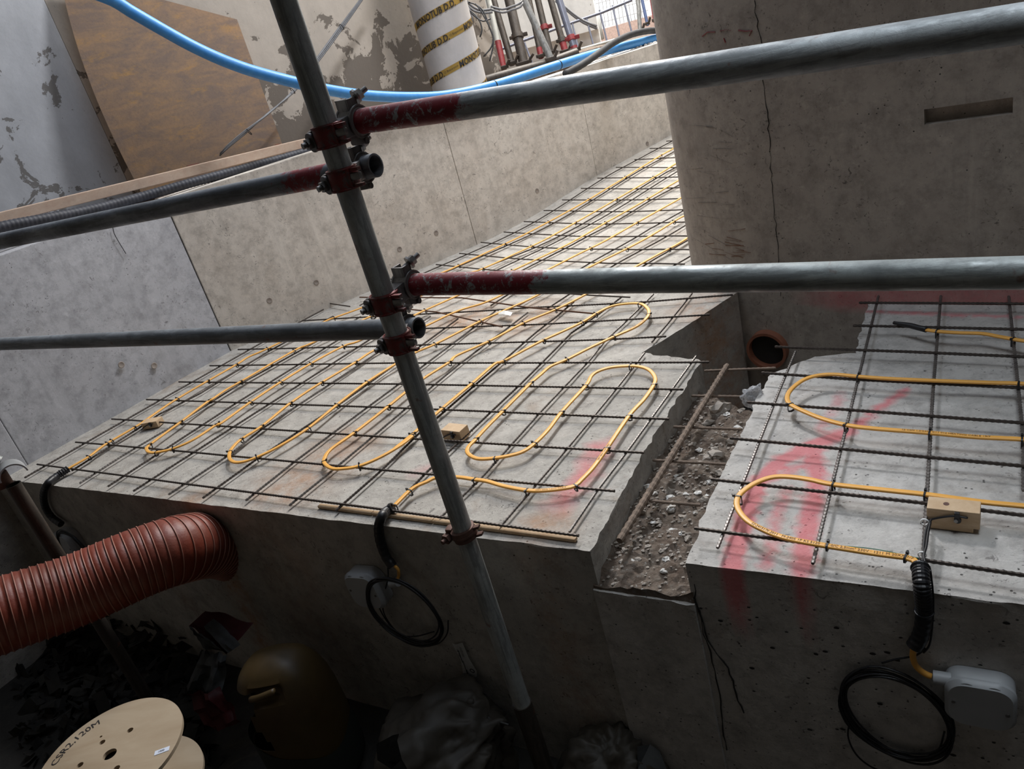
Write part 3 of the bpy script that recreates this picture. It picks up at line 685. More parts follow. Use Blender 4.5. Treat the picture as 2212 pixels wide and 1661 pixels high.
T = z1((850, 607), (1080, 455), (1310, 320), (1690, 55), (1430, 490), (1730, 268), (2010, 55), (1490, 560), (1645, 525), (2075, 285), (1020, 480)) + \
    z2((195, 430), (465, 275), (740, 135), (225, 597), (500, 430), (975, 155), (590, 610), (860, 432), (1130, 275), (1425, 115), (285, 810), (685, 830), (945, 625), (1225, 437), (1505, 262), (510, 950), (400, 1060), (645, 1100), (1085, 850), (1360, 635), (1635, 435), (1515, 885), (1815, 655), (1245, 1150), (1550, 1185), (2030, 910)) + \
    z3b((485, 80), (880, 62), (1295, 52), (1825, 20), (595, 220), (1000, 205), (1465, 190), (760, 372), (1200, 372), (1605, 388), (1945, 250), (130, 550), (540, 565), (990, 580), (1430, 592), (1935, 610), (310, 755), (780, 790), (1220, 820), (1760, 860), (935, 938), (775, 1095), (1175, 1175), (1535, 1140), (305, 1175), (160, 1285)) + \
    z3((1335, 155), (1388, 222), (1072, 213), (998, 260), (55, 190), (820, 190), (640, 270), (395, 255)) + z4((487, 355),) + \
    zA((315, 972), (680, 808), (1015, 635), (1330, 463), (1605, 292), (1870, 130), (510, 1000), (885, 825), (1225, 645), (1540, 465), (1830, 295), (730, 1015), (1460, 645), (1775, 460), (1345, 840), (1700, 645), (1620, 845), (1985, 635), (1945, 845)) + z9((540, 560), (890, 542))
ALL = [(q, i, k) for i, P in enumerate(CP) for k, q in enumerate(P)]
for x, y in T:
    p = on_s(x, y, .03); q, i, k = min(ALL, key=lambda e: (e[0]-p).length_squared); P = CP[i]
    tie(cableL, q, P[min(k+1, len(P)-1)] - P[max(k-1, 0)], .016)
# printed writing along the nearest runs
def text_mesh(s, size, bold=False):
    cu = bpy.data.curves.new('t', 'FONT'); cu.body = s; cu.size = size; cu.resolution_u = 2; cu.offset = size*.02 if bold else 0
    ob = bpy.data.objects.new('t', cu); C.objects.link(ob); dg = bpy.context.evaluated_depsgraph_get()
    me = bpy.data.meshes.new_from_object(ob.evaluated_get(dg)); bpy.data.objects.remove(ob); bpy.data.curves.remove(cu)
    bm = bmesh.new(); bm.from_mesh(me); bpy.data.meshes.remove(me); return bm
def along(P, k0, txt, size, parent, mat, side=1, flat=True, hgt=.0042, flip=False):
    bm = text_mesh(txt, size); acc = [0]
    for i in range(k0, len(P)-1): acc.append(acc[-1] + (P[i+1]-P[i]).length)
    for v in bm.verts:
        x = v.co.x; i = 0
        while i < len(acc)-2 and acc[i+1] < x: i += 1
        A, B = P[k0+i], P[k0+i+1]; t = (B-A).normalized(); a = Vector((-t.y, t.x, 0))
        q = A + t*(x - acc[i])
        if flat: v.co = q + a*(v.co.y - size*.36) + Vector((0, 0, hgt))
        else: v.co = q - a*(.0076)*side + Vector((0, 0, 1))*(v.co.y*.7 - size*.25)
    return obj('printed_text', bm, mat, parent)
runs = [c for c in cableL.children if c.name.startswith('cable_run')]
P = CP[3]
def kn(P, x, y, dz=.03, surf=on_s):
    p = surf(x, y, dz); return min(range(len(P)), key=lambda i: (P[i]-p).length_squared)
Pr = P[::-1]
for x, y in ((1155, 1059), (1290, 995), (1345, 705)):
    PP = Pr if (x, y) != (1345, 705) else P[::-1]
    along(PP, kn(PP, x, y), '230V 50Hz 1,2mm CABLE', .0085, runs[3], M['print'])

# right loops
cableR = thing('heating_cable', on_z(1900, 950), 'yellow flat cable in two long loops over the red-sprayed slab at right', 'cable')
r2 = [(2330, 836)] + z5((2180, 663), (2000, 658), (1640, 645), (1350, 632), (1170, 619), (1020, 606), (920, 612), (830, 640), (755, 697), (727, 750), (748, 795)) + z6((850, 120), (960, 162), (1095, 197), (1250, 218), (1620, 247), (1900, 272), (2200, 287)) + [(2330, 958)]
r3 = [(2330, 1104), (2212, 1093), (2118, 1084)] + z6((1590, 632), (1400, 612), (1015, 570), (880, 542), (760, 524), (650, 522), (560, 547), (480, 590), (418, 650), (417, 720), (480, 800), (600, 865), (720, 907), (900, 943), (1100, 975), (1300, 1006), (1470, 1028), (1520, 1045), (1548, 1075))
PR2 = cpath(r2, .050, on_r); PR3 = cpath(r3, .050, on_r)
RR = []
for P in (PR2, PR3):
    bm = bmesh.new(); sweep(bm, P, 1, sec=CS, up=Vector((0, 0, 1))); RR.append(obj('cable_run', bm, M['cable'], cableR, True, True))
PR = [(q, P, k) for P in (PR2, PR3) for k, q in enumerate(P)]
for x, y in z6((755, 62), (1095, 195), (1622, 243), (2205, 285), (1015, 572), (415, 655), (975, 950), (1468, 1025)) + z5((1168, 620), (2180, 665)) + [(1996, 1068)]:
    p = on_r(x, y, .05); q, P, k = min(PR, key=lambda e: (e[0]-p).length_squared)
    tie(cableR, q, P[min(k+1, len(P)-1)] - P[max(k-1, 0)], .022 if y < 1170 else .008, .0145, .005)
along(PR3, kn(PR3, 1625, 1128, .05, on_r), '12-2415170 2011 · M-2405 1P KS 5120 · 31-0/C 2,5mm² 230V · 1211 M 20XX 1/7', .0105, RR[1], M['print'], flat=True, hgt=.0045)
along(PR2, kn(PR2, 1945, 931, .05, on_r), '12 CSM 1,2/230 · 4/11 012 HEATING CABLE 19/7', .0095, RR[0], M['print'], hgt=.0045)
# short cable with the sealed end
cableE = thing('heating_cable', on_z(2050, 715), 'short yellow cable with a black sealed end, by the foot of the curved wall', 'cable')
pe = cpath(z5((1590, 325), (1665, 336), (1800, 345), (1950, 350), (2050, 368), (2145, 385), (2212, 396), (2500, 430)), .050, on_r)
bm = bmesh.new(); sweep(bm, pe, 1, sec=CS, up=Vector((0, 0, 1))); obj('cable_run', bm, M['cable'], cableE, True, True)
ps = cpath(z5((1395, 282), (1440, 290), (1500, 300), (1545, 312), (1600, 326)), .051, on_r)
bm = bmesh.new(); sweep(bm, ps, .0075, 10, rad=lambda i: .75 + .5*sm(i/len(ps)*2)); obj('sealed_end', bm, M['black'], cableE, True)
for x, y in z5((1668, 335), (2145, 383)):
    p = on_r(x, y, .05); k = min(range(len(pe)), key=lambda i: (pe[i]-p).length_squared); tie(cableE, pe[k], pe[k+1]-pe[k], .022, .0145, .005)

# ------------------------------------------------------------------ wooden distance blocks
def wblock(c, ux, sx, sy, sz, label, knot=True, off=False, probe=True):
    uy = Vector((-ux.y, ux.x, 0)); t = thing('wooden_block', c - Vector((0, 0, sz/2)), label, 'wooden block', None)
    bm = bmesh.new(); box(bm, c, sx, sy, sz, ux, uy, Vector((0, 0, 1)), .0015); obj('block_body', bm, M['pine'], t)
    if off: bm = bmesh.new(); box(bm, c + Vector((0, 0, -sz/2 - .006)) - ux*.006, sx-.012, sy-.004, .012, ux, uy, Vector((0, 0, 1)), .001); obj('packer', bm, M['pine'], t)
    f = c - uy*(sy/2)
    if probe:
        bm = bmesh.new(); sweep(bm, catmull([f - ux*(sx*.62) - Vector((0, 0, sz*.45)) - uy*.004, f - ux*(sx*.38) - uy*.003 - Vector((0, 0, sz*.1)), f - uy*.003 + Vector((0, 0, sz*.22)), f + ux*sx*.28 - uy*.003 + Vector((0, 0, sz*.2))], .004), .0022, 8)
        obj('sensor_wire', bm, M['black'], t, True)
    bm = bmesh.new(); box(bm, f + ux*sx*.08 - uy*.003 + Vector((0, 0, sz*.28)), .010, .006, .016, ux, uy, Vector((0, 0, 1)), .001); cyl(bm, f + ux*sx*.09 + Vector((0, 0, 0)), f + ux*sx*.09 - uy*.006, .007, 12); cl = obj('clip', bm, M['black'], t)
    bm = bmesh.new(); cyl(bm, f + ux*sx*.06 - uy*.005, f + ux*sx*.06 - uy*.0085, .0042, 12); obj('screw', bm, M['bolt'], cl)
    if knot:
        bm = bmesh.new(); sweep(bm, [c - ux*sx*.14 + Vector((0, 0, sz/2)), c - ux*sx*.14 + Vector((0, 0, sz/2 + .0006))], .006, 10); obj('knot', bm, M['rustband'], t)
    return t
pa = on_z(2003, 1140, .0); pb = on_z(2113, 1143, .0)
ux = (on_z(2116, 1106, .045) - on_z(2002, 1094, .045)); ux.z = 0; L = ux.length; ux.normalize()
pc = on_z(2060, 1090, .058)
wblock(Vector((pc.x, pc.y, .036)), ux, L, .045, .044, 'wooden block with screwed black clip and wire on the sprayed slab', off=True)
pc = on_z(981, 924, .045); ux2 = on_z(1010, 931, .045) - on_z(952, 925, .045); ux2.z = 0; ux2.normalize()
wblock(Vector((pc.x, pc.y, .026)), ux2, .085, .05, .042, 'wooden block with black clip just right of the upright tube', knot=False)
pc = on_z(327, 908, .035); ux3 = on_z(346, 905, .035) - on_z(305, 912, .035); ux3.z = 0; ux3.normalize()
wblock(Vector((pc.x, pc.y, .021)), ux3, .085, .05, .032, 'small wooden block near the left wall, on the first cable run', knot=False)

# timber lath under the front bar, paper, tack of plastic
bm = bmesh.new(); a, b = on_z(690, 1094, .004), on_z(1246, 1167, .004); d = (b-a).normalized()
for k in range(4):
    p, q = a.lerp(b, k/4), a.lerp(b, (k+1)/4); box(bm, (p+q)/2 + Vector((0, 0, .003)), (q-p).length - .002, .016, .009, d, Vector((-d.y, d.x, 0)), Vector((0, 0, 1)), .001)
tag(obj('timber_lath', bm, M['lath']), 'thin pale timber strip under the front bar at the ramp edge', 'timber strip')
bm = bmesh.new(); V = [bm.verts.new(on_z(x, y, .033 + dz)) for x, y, dz in ((1079, 670, 0), (1092, 671, .003), (1107, 675, 0), (1103, 682, .002), (1090, 679, .004), (1076, 678, .001))]
bm.faces.new(V); r = bmesh.ops.solidify(bm, geom=bm.faces[:], thickness=.0006)
tag(obj('paper_scrap', bm, M['paper']), 'white paper scrap lying on the yellow cable of the ramp', 'paper')

# ------------------------------------------------------------------ channel: bars, stones, plastic, pipe
def loose_bar(px, za, zb, r, label, rib, group=None, name='steel_bar'):
    a = on_z(*px[0], za); b = on_z(*px[1], zb); bm = bmesh.new()
    (ribbed(bm, lin(a, b), r, 10, rib) if rib else sweep(bm, lin(a, b), r, 8)); return tag(obj(name, bm, M['rebarrust']), label, 'steel bar', group)
loose_bar([(1338, 1168), (1571, 789)], -.035, -.02, .0098, 'thick ribbed rusty bar lying along the rubble channel', .011)
loose_bar([(1377, 1112), (1502, 898)], -.04, -.03, .0065, 'thinner rusty bar tucked right beside the thick channel bar', .009)
for a, b, w in (((1494, 855), (1612, 857), 'farthest'), ((1455, 921.7), (1603, 927.5), 'second farthest'), ((1410, 994), (1570, 1003), 'middle'), ((1403, 1082), (1513, 1091), 'nearest')):
    loose_bar([a, b], -.050, -.045, .0045, 'rusty bar stub crossing the rubble channel, %s of the four' % w, .008, name='steel_bar')
loose_bar([(1522, 801), (1676, 795)], -.05, -.03, .0045, 'grey bar crossing the dark hole below the pipe', .008)
rnd = random.Random(21)
def stone(bm, c, r, sq=.7):
    q = bmesh.ops.create_icosphere(bm, subdivisions=2, radius=r); o_ = rnd.random()*90
    for v in q['verts']:
        k = 1 + .95*noise.noise(v.co*(1.1/r) + Vector((o_, 0, 0))) + .45*noise.noise(v.co*(2.4/r) + Vector((o_, 5, 0)))
        v.co = Vector((v.co.x*k*1.2, v.co.y*k, v.co.z*k*sq)) + c
stones = [(1430, 1225, 6, 1), (1540, 985, 17, 0), (1553, 880, 24, 0), (1592, 918, 10, 1), (1535, 971, 11, 1), (1448, 1096, 9, 1), (1447, 1071, 9, 1), (1396, 1045, 7, 1), (1442, 1050, 11, 0), (1520, 1078, 8, 0), (1470, 1108, 9, 0),
          (1497, 950, 8, 0), (1510, 968, 7, 1), (1465, 1028, 9, 0), (1555, 1012, 9, 0), (1472, 1150, 7, 1), (1420, 1120, 7, 0), (1380, 1150, 6, 0), (1400, 1180, 6, 0), (1340, 1205, 6, 0), (1450, 1190, 6, 0), (1500, 1105, 5, 1), (1530, 1030, 7, 1), (1572, 895, 6, 1), (1527, 905, 9, 0), (1490, 990, 8, 0), (1430, 1010, 7, 0), (1415, 1075, 6, 0), (1575, 950, 8, 0), (1600, 880, 8, 0), (1460, 970, 8, 0), (1480, 1065, 6, 1)]
for k in range(34):
    u, v = rnd.random(), rnd.random(); x = 1330 + 175*u + v*135*1.0 - 60*v*u; y = 1215 - 330*v + 15*u
    stones.append((x, y, rnd.uniform(3.5, 8), rnd.random() < .3))
for x, y, r, wht in stones:
    p = on_z(x, y, -.075); rr = r*depth(p)/F*.9; p.z = gz(p.x, p.y) + rr*.2; bm = bmesh.new(); stone(bm, p, rr)
    o = obj('stone', bm, M['stonewhite'] if wht else M['stone'])
    tag(o, 'white chip of rubble lying in the channel' if wht else 'grey-brown lump of rubble lying in the channel', 'stone', 'white rubble chips' if wht else 'brown rubble lumps')
bm = bmesh.new()
for k in range(900):
    u, v = rnd.random(), rnd.random(); a = GP[0].lerp(GP[1], u); b = GP[7].lerp(GP[4], u); p = a.lerp(b, v)
    rr = rnd.uniform(.0015, .0052); p.z = gz(p.x, p.y) + rr*.4
    q = bmesh.ops.create_icosphere(bm, subdivisions=1, radius=rr); o_ = rnd.random()*50
    for w in q['verts']: k2 = 1 + .5*noise.noise(w.co*400 + Vector((o_, 0, 0))); w.co = Vector((w.co.x*k2*1.3, w.co.y*k2, w.co.z*k2*.7)) + p
tag(obj('gravel', bm, M['stone']), 'loose grit and crumbs covering the channel between the slabs', 'gravel', kind='stuff')
bm = bmesh.new(); pc = on_z(1628, 852, .0); q = bmesh.ops.create_icosphere(bm, subdivisions=4, radius=.035)
for v in q['verts']: k = 1 + .35*noise.noise(v.co*45) + .3*noise.noise(v.co*90); v.co = Vector((v.co.x*k, v.co.y*k*.7, v.co.z*k*1.1)) + pc + Vector((0, 0, -.01))
tag(obj('plastic_scrap', bm, M['clear'], smooth=True), 'crumpled clear plastic scrap caught at the slab corner by the channel', 'plastic scrap')
# clay drain pipe in the wall below the slab
pc = on_plane(1661, 752, JN, WN); rr = 43*depth(pc)/F
t = thing('drain_pipe', pc - Vector((0, 0, rr)), 'round terracotta drain pipe opening in the dark hole under the curved wall', 'pipe')
bm = bmesh.new(); pipe(bm, [pc - WN*.05, pc + WN*.035], rr, rr*.86, 40); obj('socket', bm, M['clay'], t, True, True)
bm = bmesh.new(); cyl(bm, pc + WN*.001, pc + WN*.004, rr*.87, 40); obj('bore_shade', bm, M['dark'], t)  # dark disc stands in for the shade inside the pipe
# green wire on the slab
bm = bmesh.new(); sweep(bm, catmull([on_z(x, y, .052) for x, y in ((1985, 1206), (1950, 1198), (1890, 1186), (1830, 1180), (1800, 1178))], .01), .0011, 6)
tag(obj('green_wire', bm, M['green'], smooth=True), 'thin green wire trailing beside the yellow cable toward the black sleeve', 'wire')

# ================================================================== scaffold guard rail
PX, PY = -.213, 1.56
def pole_z(px, py): r = ray(px, py); t = PY/r.y; return CAMH + r.z*t
TR = .0243
bm = bmesh.new(); zt = 2.6; pts = lin(Vector((PX, PY, -.92)), Vector((PX, PY, zt)), .08)
pipe(bm, pts, TR, .0205, 32)
pole = thing('scaffold_pole', Vector((PX, PY, -.92)), 'upright galvanised scaffold tube standing in front of the ramp edge', 'scaffold tube')
obj('tube', bm, M['galv'], pole, True, True)
bm = bmesh.new(); cyl(bm, Vector((PX, PY, -.9)), Vector((PX, PY, -.45)), .0275, 28); obj('sleeve', bm, M['galv_brown'], pole, True, True)
def rail(a, b, label, mat, part='tube'):
    d = (b-a).normalized(); t = thing('guard_rail', a, label, 'scaffold tube', None)
    bm = bmesh.new(); pipe(bm, lin(a, b, .1), TR, .0205, 32); obj('tube', bm, mat, t, True, True); return t, d
def dmid(x, y, d): return dep(x, y, d)
A1 = on_plane(752, 266, Vector((0, PY + .055, 0)), Vector((0, 1, 0))); B1 = dmid(2212, 50, .915)
A2 = on_plane(868, 615, Vector((0, PY + .060, 0)), Vector((0, 1, 0))); B2 = dmid(2212, 589, 1.075)
A3 = on_plane(812, 357, Vector((0, PY + .060, 0)), Vector((0, 1, 0))); B3 = dmid(0, 521, 2.36)
A4 = on_plane(905, 708, Vector((0, PY + .060, 0)), Vector((0, 1, 0))); B4 = dmid(0, 743, 2.88)
D1_, D2_, D3_, D4_ = [(b-a).normalized() for a, b in ((A1, B1), (A2, B2), (A3, B3), (A4, B4))]
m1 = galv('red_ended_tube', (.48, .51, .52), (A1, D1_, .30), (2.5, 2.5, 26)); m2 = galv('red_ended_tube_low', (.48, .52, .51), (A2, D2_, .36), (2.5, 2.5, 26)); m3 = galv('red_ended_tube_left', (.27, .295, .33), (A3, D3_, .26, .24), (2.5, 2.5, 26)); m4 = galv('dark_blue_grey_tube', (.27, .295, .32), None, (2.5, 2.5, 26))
r1, _ = rail(A1, B1 + D1_*.12, 'upper right guard rail tube with a dark red painted end', m1)
r2_, _ = rail(A2, B2 + D2_*.12, 'lower right guard rail tube with a scuffed red painted end', m2)
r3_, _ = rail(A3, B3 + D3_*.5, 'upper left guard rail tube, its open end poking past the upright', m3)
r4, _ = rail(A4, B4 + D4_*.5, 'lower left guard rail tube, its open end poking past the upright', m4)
UP = Vector((0, 0, 1))
def bolt_nut(bm, p, d, L, r=.0055, nut=.011, fl=.0135):
    cyl(bm, p, p + d*L, r, 12); cyl(bm, p + d*(L*.58), p + d*(L*.58 + .004), fl, 20); sweep(bm, [p + d*(L*.60), p + d*(L*.82)], nut, 6)
def coupler(px, py, tube_p, td, label, tz=None, side=1):
    """double coupler: hinged band round the upright, hinged band round the ledger"""
    z = pole_z(px, py); c = Vector((PX, PY, z)); t = thing('scaffold_coupler', c - Vector((0, 0, .025)), label, 'scaffold coupler', 'couplers on the upright tube')
    R = Vector((.90, -.43, 0)).normalized(); Fd = Vector((-.43, -.90, 0)).normalized()        # right, and towards the viewer
    bm = bmesh.new(); ring(bm, c, UP, .0300, .0246, .044, 36); 
    ring(bm, c + UP*.019, UP, .0318, .029, .005, 36); ring(bm, c - UP*.019, UP, .0318, .029, .005, 36)
    obj('upright_band', bm, M['redband'], t, True, True)
    # flap with slot on the right, eye bolt in it
    bm = bmesh.new()
    for s in (-1, 1): box(bm, c + R*.034 + Fd*.014 + UP*s*.0155, .034, .011, .0065, (R + Fd*.15).normalized(), (Fd - R*.15).normalized(), UP, .0015)
    box(bm, c + R*.022 + Fd*.017, .012, .011, .038, R, Fd, UP, .002); obj('slotted_flap', bm, M['redband'], t, True, True)
    bm = bmesh.new(); box(bm, c + R*.038 + Fd*.017 + UP*.002, .030, .012, .015, (R + Fd*.2).normalized(), (Fd - R*.2).normalized(), (UP), .005); obj('swing_bolt', bm, M['bolt'], t, True, True)
    # bolt and nut on the left
    q = c - R*.036 + Fd*.006 - UP*.004; bd = (-R*.5 + Fd*.85 - UP*.10).normalized()
    bm = bmesh.new(); box(bm, c - R*.033 + Fd*.001, .020, .022, .034, R, Fd, UP, .005); ring(bm, q + bd*.004, bd, .019, .006, .007, 24); obj('hinge_lug', bm, M['caststeel'], t, True, True)
    bm = bmesh.new(); cyl(bm, q - bd*.005, q + bd*.026, .0062, 14); sweep(bm, [q + bd*.006, q + bd*.017], .0115, 6); obj('bolt', bm, M['bolt'], t, True, True)
    # body between, second band round the ledger
    tc = tube_p; 
    bm = bmesh.new(); mid = (c + tc)/2; dd = (tc - c); L = dd.length; dd.normalize(); sd = dd.cross(UP).normalized()
    box(bm, mid, L*.62, .040, .040, dd, sd, dd.cross(sd), .006); obj('body', bm, M['caststeel'], t, True, True)
    bm = bmesh.new(); ring(bm, tc, td, .0305, .0246, .042, 36); ring(bm, tc + td*.018, td, .0322, .029, .005, 36); ring(bm, tc - td*.018, td, .0322, .029, .005, 36); obj('ledger_band', bm, M['caststeel'], t, True, True)
    # bridge above with its slot, bolt with flanged nut
    s2 = td.cross(UP).normalized(); s2 = s2 if s2.y < 0 else -s2
    top = tc + UP*.034 + s2*.004
    bm = bmesh.new()
    for s in (-1, 1): box(bm, top + td*s*.013, .0055, .030, .024, td, s2, UP, .0015)
    box(bm, top + s2*.013, .026, .006, .024, td, s2, UP, .0015); obj('bridge', bm, M['caststeel'], t, True, True)
    bd2 = (-s2*.75 + UP*.35 + R*.45).normalized(); q = top + UP*.002
    bm = bmesh.new(); cyl(bm, q - bd2*.010, q + bd2*.052, .0056, 14); obj('bolt', bm, M['bolt'], t, True, True)
    bm = bmesh.new(); cyl(bm, q + bd2*.022, q + bd2*.027, .0150, 24); sweep(bm, [q + bd2*.026, q + bd2*.038], .0112, 6); obj('flange_nut', bm, M['bolt'], t, True, True)
    # lower hinge
    bm = bmesh.new(); box(bm, tc - UP*.034, .036, .020, .020, td, s2, UP, .006); cyl(bm, tc - UP*.038 - td*.020, tc - UP*.038 + td*.020, .0065, 14); obj('hinge_pin', bm, M['caststeel'], t, True, True)
    return t
def at_x(A, D, k): return A + D*k
coupler(714, 292, A1 + D1_*.016, D1_, 'topmost of the couplers on the upright, gripping the upper right rail')
coupler(742, 386, A3 + D3_*.048, D3_, 'coupler second from the top of the upright, gripping the upper left rail')
coupler(826, 655, A2 + D2_*.016, D2_, 'coupler gripping the lower right rail to the upright')
coupler(854, 740, A4 + D4_*.046, D4_, 'coupler gripping the lower left rail to the upright')
# single band clamp near the foot
z = pole_z(1003, 1150); c = Vector((PX, PY, z)); ax = (UP + Vector((-.25, .1, 0))*.5).normalized()
t = thing('band_clamp', c - Vector((0, 0, .025)), 'brown cast band clamp on the upright tube, level with the ramp edge', 'scaffold clamp')
R = Vector((.9, -.43, 0)).normalized(); Fd = Vector((-.43, -.9, 0)).normalized()
bm = bmesh.new(); ring(bm, c, ax, .0315, .0246, .034, 36); ring(bm, c, ax, .0335, .029, .008, 36); obj('band', bm, M['rustband'], t, True, True)
bm = bmesh.new()
for s in (-1, 1): box(bm, c + R*.036 - Fd*.002 + ax*(.011*s + .004), .026, .014, .007, (R + UP*.3).normalized(), Fd, ax, .002)
obj('slotted_flap', bm, M['rustband'], t, True, True)
bm = bmesh.new(); q = c - R*.036 + Fd*.004 - UP*.004; box(bm, c - R*.034, .02, .026, .036, R, Fd, ax, .006); cyl(bm, q, q + (Fd*.9 - R*.3)*.036, .006, 12); sweep(bm, [q + (Fd*.9 - R*.3)*.010, q + (Fd*.9 - R*.3)*.024], .0135, 6); obj('bolt', bm, M['rustband'], t, True, True)
# left stanchion with its pale half-shell clamp
pl = dep(62, 1100, 2.62); zt = dep(30, 1040, 2.60).z
bm = bmesh.new(); pipe(bm, [Vector((pl.x, pl.y, -.92)), Vector((pl.x, pl.y, zt))], TR, .0205, 28)
t = thing('scaffold_pole', Vector((pl.x, pl.y, -.92)), 'short blue-grey scaffold tube at the left frame edge, capped by a pale shell', 'scaffold tube')
obj('tube', bm, M['galv_brown'], t, True, True)  # tube's fade into the dark pit is put into its colour
bm = bmesh.new(); c = dep(28, 1024, 2.60); ax = (dep(60, 1060, 2.45) - dep(28, 1010, 2.75)).normalized(); a, b = frame(ax)
for k in range(17):
    tt = math.pi*(k/16)*1.05 - .1
    pass
L = [[bm.verts.new(c + Vector((0, 0, .0)) + ax*s + (a*math.cos(u)*-1 + b*math.sin(u))*r) for u in [math.pi*k/16 for k in range(17)]] for s, r in ((-.045, .045), (.045, .045), (.045, .040), (-.045, .040))]
for i in range(4):
    A, B = L[i], L[(i+1) % 4]
    for j in range(16): bm.faces.new((A[j], A[j+1], B[j+1], B[j]))
for j in (0, 16): bm.faces.new([L[i][j] for i in range(4)])
obj('shell_cap', bm, M['jbox'], t, True, True)
bm = bmesh.new(); c = dep(10, 1050, 2.60); cyl(bm, c, c + Vector((0, 0, .05)), .03, 24); obj('collar', bm, M['rustband'], t, True, True)
bm = bmesh.new(); pipe(bm, [dep(0, 1000, 2.6), dep(-150, 960, 2.5)], TR, .0205, 24); tag(obj('guard_rail', bm, M['galv'], smooth=True, autos=True), 'stub of a tube entering the left edge above the pale shell', 'scaffold tube')

# ================================================================== on and behind the parapet
# ribbed black hose and plank on the parapet
def topz(x, y, z): return on_z(x, y, z)
hp = [(-260, 560, 3.1), (-120, 522, 3.3), (0, 491, 3.45), (101, 472, 3.6), (202, 452, 3.78), (303, 426, 3.96), (405, 397, 4.1), (506, 370, 4.25), (600, 345, 4.4), (700, 318, 4.55), (780, 300, 4.7)]
P = catmull([dep(*q) for q in hp], .006)
bm = bmesh.new(); sweep(bm, P, .025, 14, rad=lambda i: 1 + .05*math.sin(i*1.9)); tag(obj('ribbed_hose', bm, M['hoseblack'], smooth=True), 'dusty ribbed black hose lying along the top of the left wall', 'hose')
a, b = dep(-140, 506, 3.42), dep(668, 307, 4.70); dd = (b-a).normalized(); sd = Vector((dd.y, -dd.x, 0)).normalized()
t = thing('timber_plank', a, 'dusty timber plank with red paint marks, resting on the left wall top', 'plank')
bm = bmesh.new(); box(bm, (a+b)/2 - sd*.05, (b-a).length, .12, .052, dd, -sd, UP, .003); obj('board', bm, M['plank'], t)
for x, y, q in ((420, 362, 4.33), (603, 318, 4.62)):
    p = dep(x, y, q) + UP*.018; bm = bmesh.new(); box(bm, p - sd*.006, .07 if x < 500 else .03, .02, .002, dd, -sd, UP); obj('paint_mark', bm, M['red_tube'], t)
# thin wire hanging down the panel
bm = bmesh.new(); sweep(bm, catmull([on_plane(x, y, P0 + N1*.006, N1) for x, y in ((243, 488), (247, 505), (258, 525), (266, 538), (272, 548))], .01), .0018, 6)
tag(obj('hanging_wire', bm, M['black'], smooth=True), 'short black wire hanging down the pale left wall panel', 'wire')
# leaning board
boff = .30
bl = on_b(310, 425, .36); br = on_b(622, 345, .34); tr = on_b(512, 42, .05); tl = on_b(128, -60, .08)
ml = on_b(193, 175, .24); nu, nv = 18, 18
def bpt(u, v):
    l = bl*((1-v)**2) + (ml*2 - (bl+tl)*.5)*(2*v*(1-v)) + tl*(v*v); r = br.lerp(tr, v); return l.lerp(r, u)
bm = bmesh.new(); grd = [[bm.verts.new(bpt(i/nu, j/nv)) for j in range(nv+1)] for i in range(nu+1)]
for i in range(nu):
    for j in range(nv): bm.faces.new((grd[i][j], grd[i+1][j], grd[i+1][j+1], grd[i][j+1]))
bmesh.ops.solidify(bm, geom=bm.faces[:], thickness=.012)
tag(obj('leaning_board', bm, M['ply'], smooth=True, autos=True), 'stained orange-brown board leaning on the plastered rear wall', 'board')
# blue water pipe slung above the parapet
bp = [(150, -35, 3.65), (243, 0, 3.76), (280, 23, 3.82), (418, 101, 4.0), (526, 147, 4.1), (641, 179, 4.2), (699, 192.5, 4.3), (789, 206, 4.45), (888, 210, 4.65), (970, 205.5, 4.8), (1068, 184, 5.0), (1207, 140, 5.3), (1297, 113, 5.6), (1424, 81, 5.97), (1500, 62, 6.2)]
P = catmull([dep(*q) for q in bp], .03); t = thing('water_pipe', P[0], 'bright blue plastic water pipe sagging in front of the rear wall', 'pipe')
bm = bmesh.new(); sweep(bm, P, .0315, 20); obj('pipe', bm, M['blue'], t, True, True)
for x, y in ((1070, 184), (1206, 140)):
    k = min(range(len(P)), key=lambda i: (P[i] - dep(x, y, depth(P[i]))).length); bm = bmesh.new(); ring(bm, P[k], (P[k+1]-P[k]).normalized(), .0335, .031, .008, 24); obj('cable_tie', bm, M['black'], t)
hp = [(1500, 68, 6.0), (1419, 66, 5.9), (1391, 68, 5.8), (1357, 77, 5.7), (1323, 94, 5.55), (1296, 113, 5.4), (1269, 132, 5.25), (1245, 147, 5.15), (1220, 160, 5.1)]
P = catmull([dep(*q) for q in hp], .02); bm = bmesh.new(); sweep(bm, P, .024, 16, rad=lambda i: 1 + .02*math.sin(i*2)); tag(obj('grey_hose', bm, M['greyhose'], smooth=True), 'dusty dark grey hose crossing over the blue pipe at its right end', 'hose')
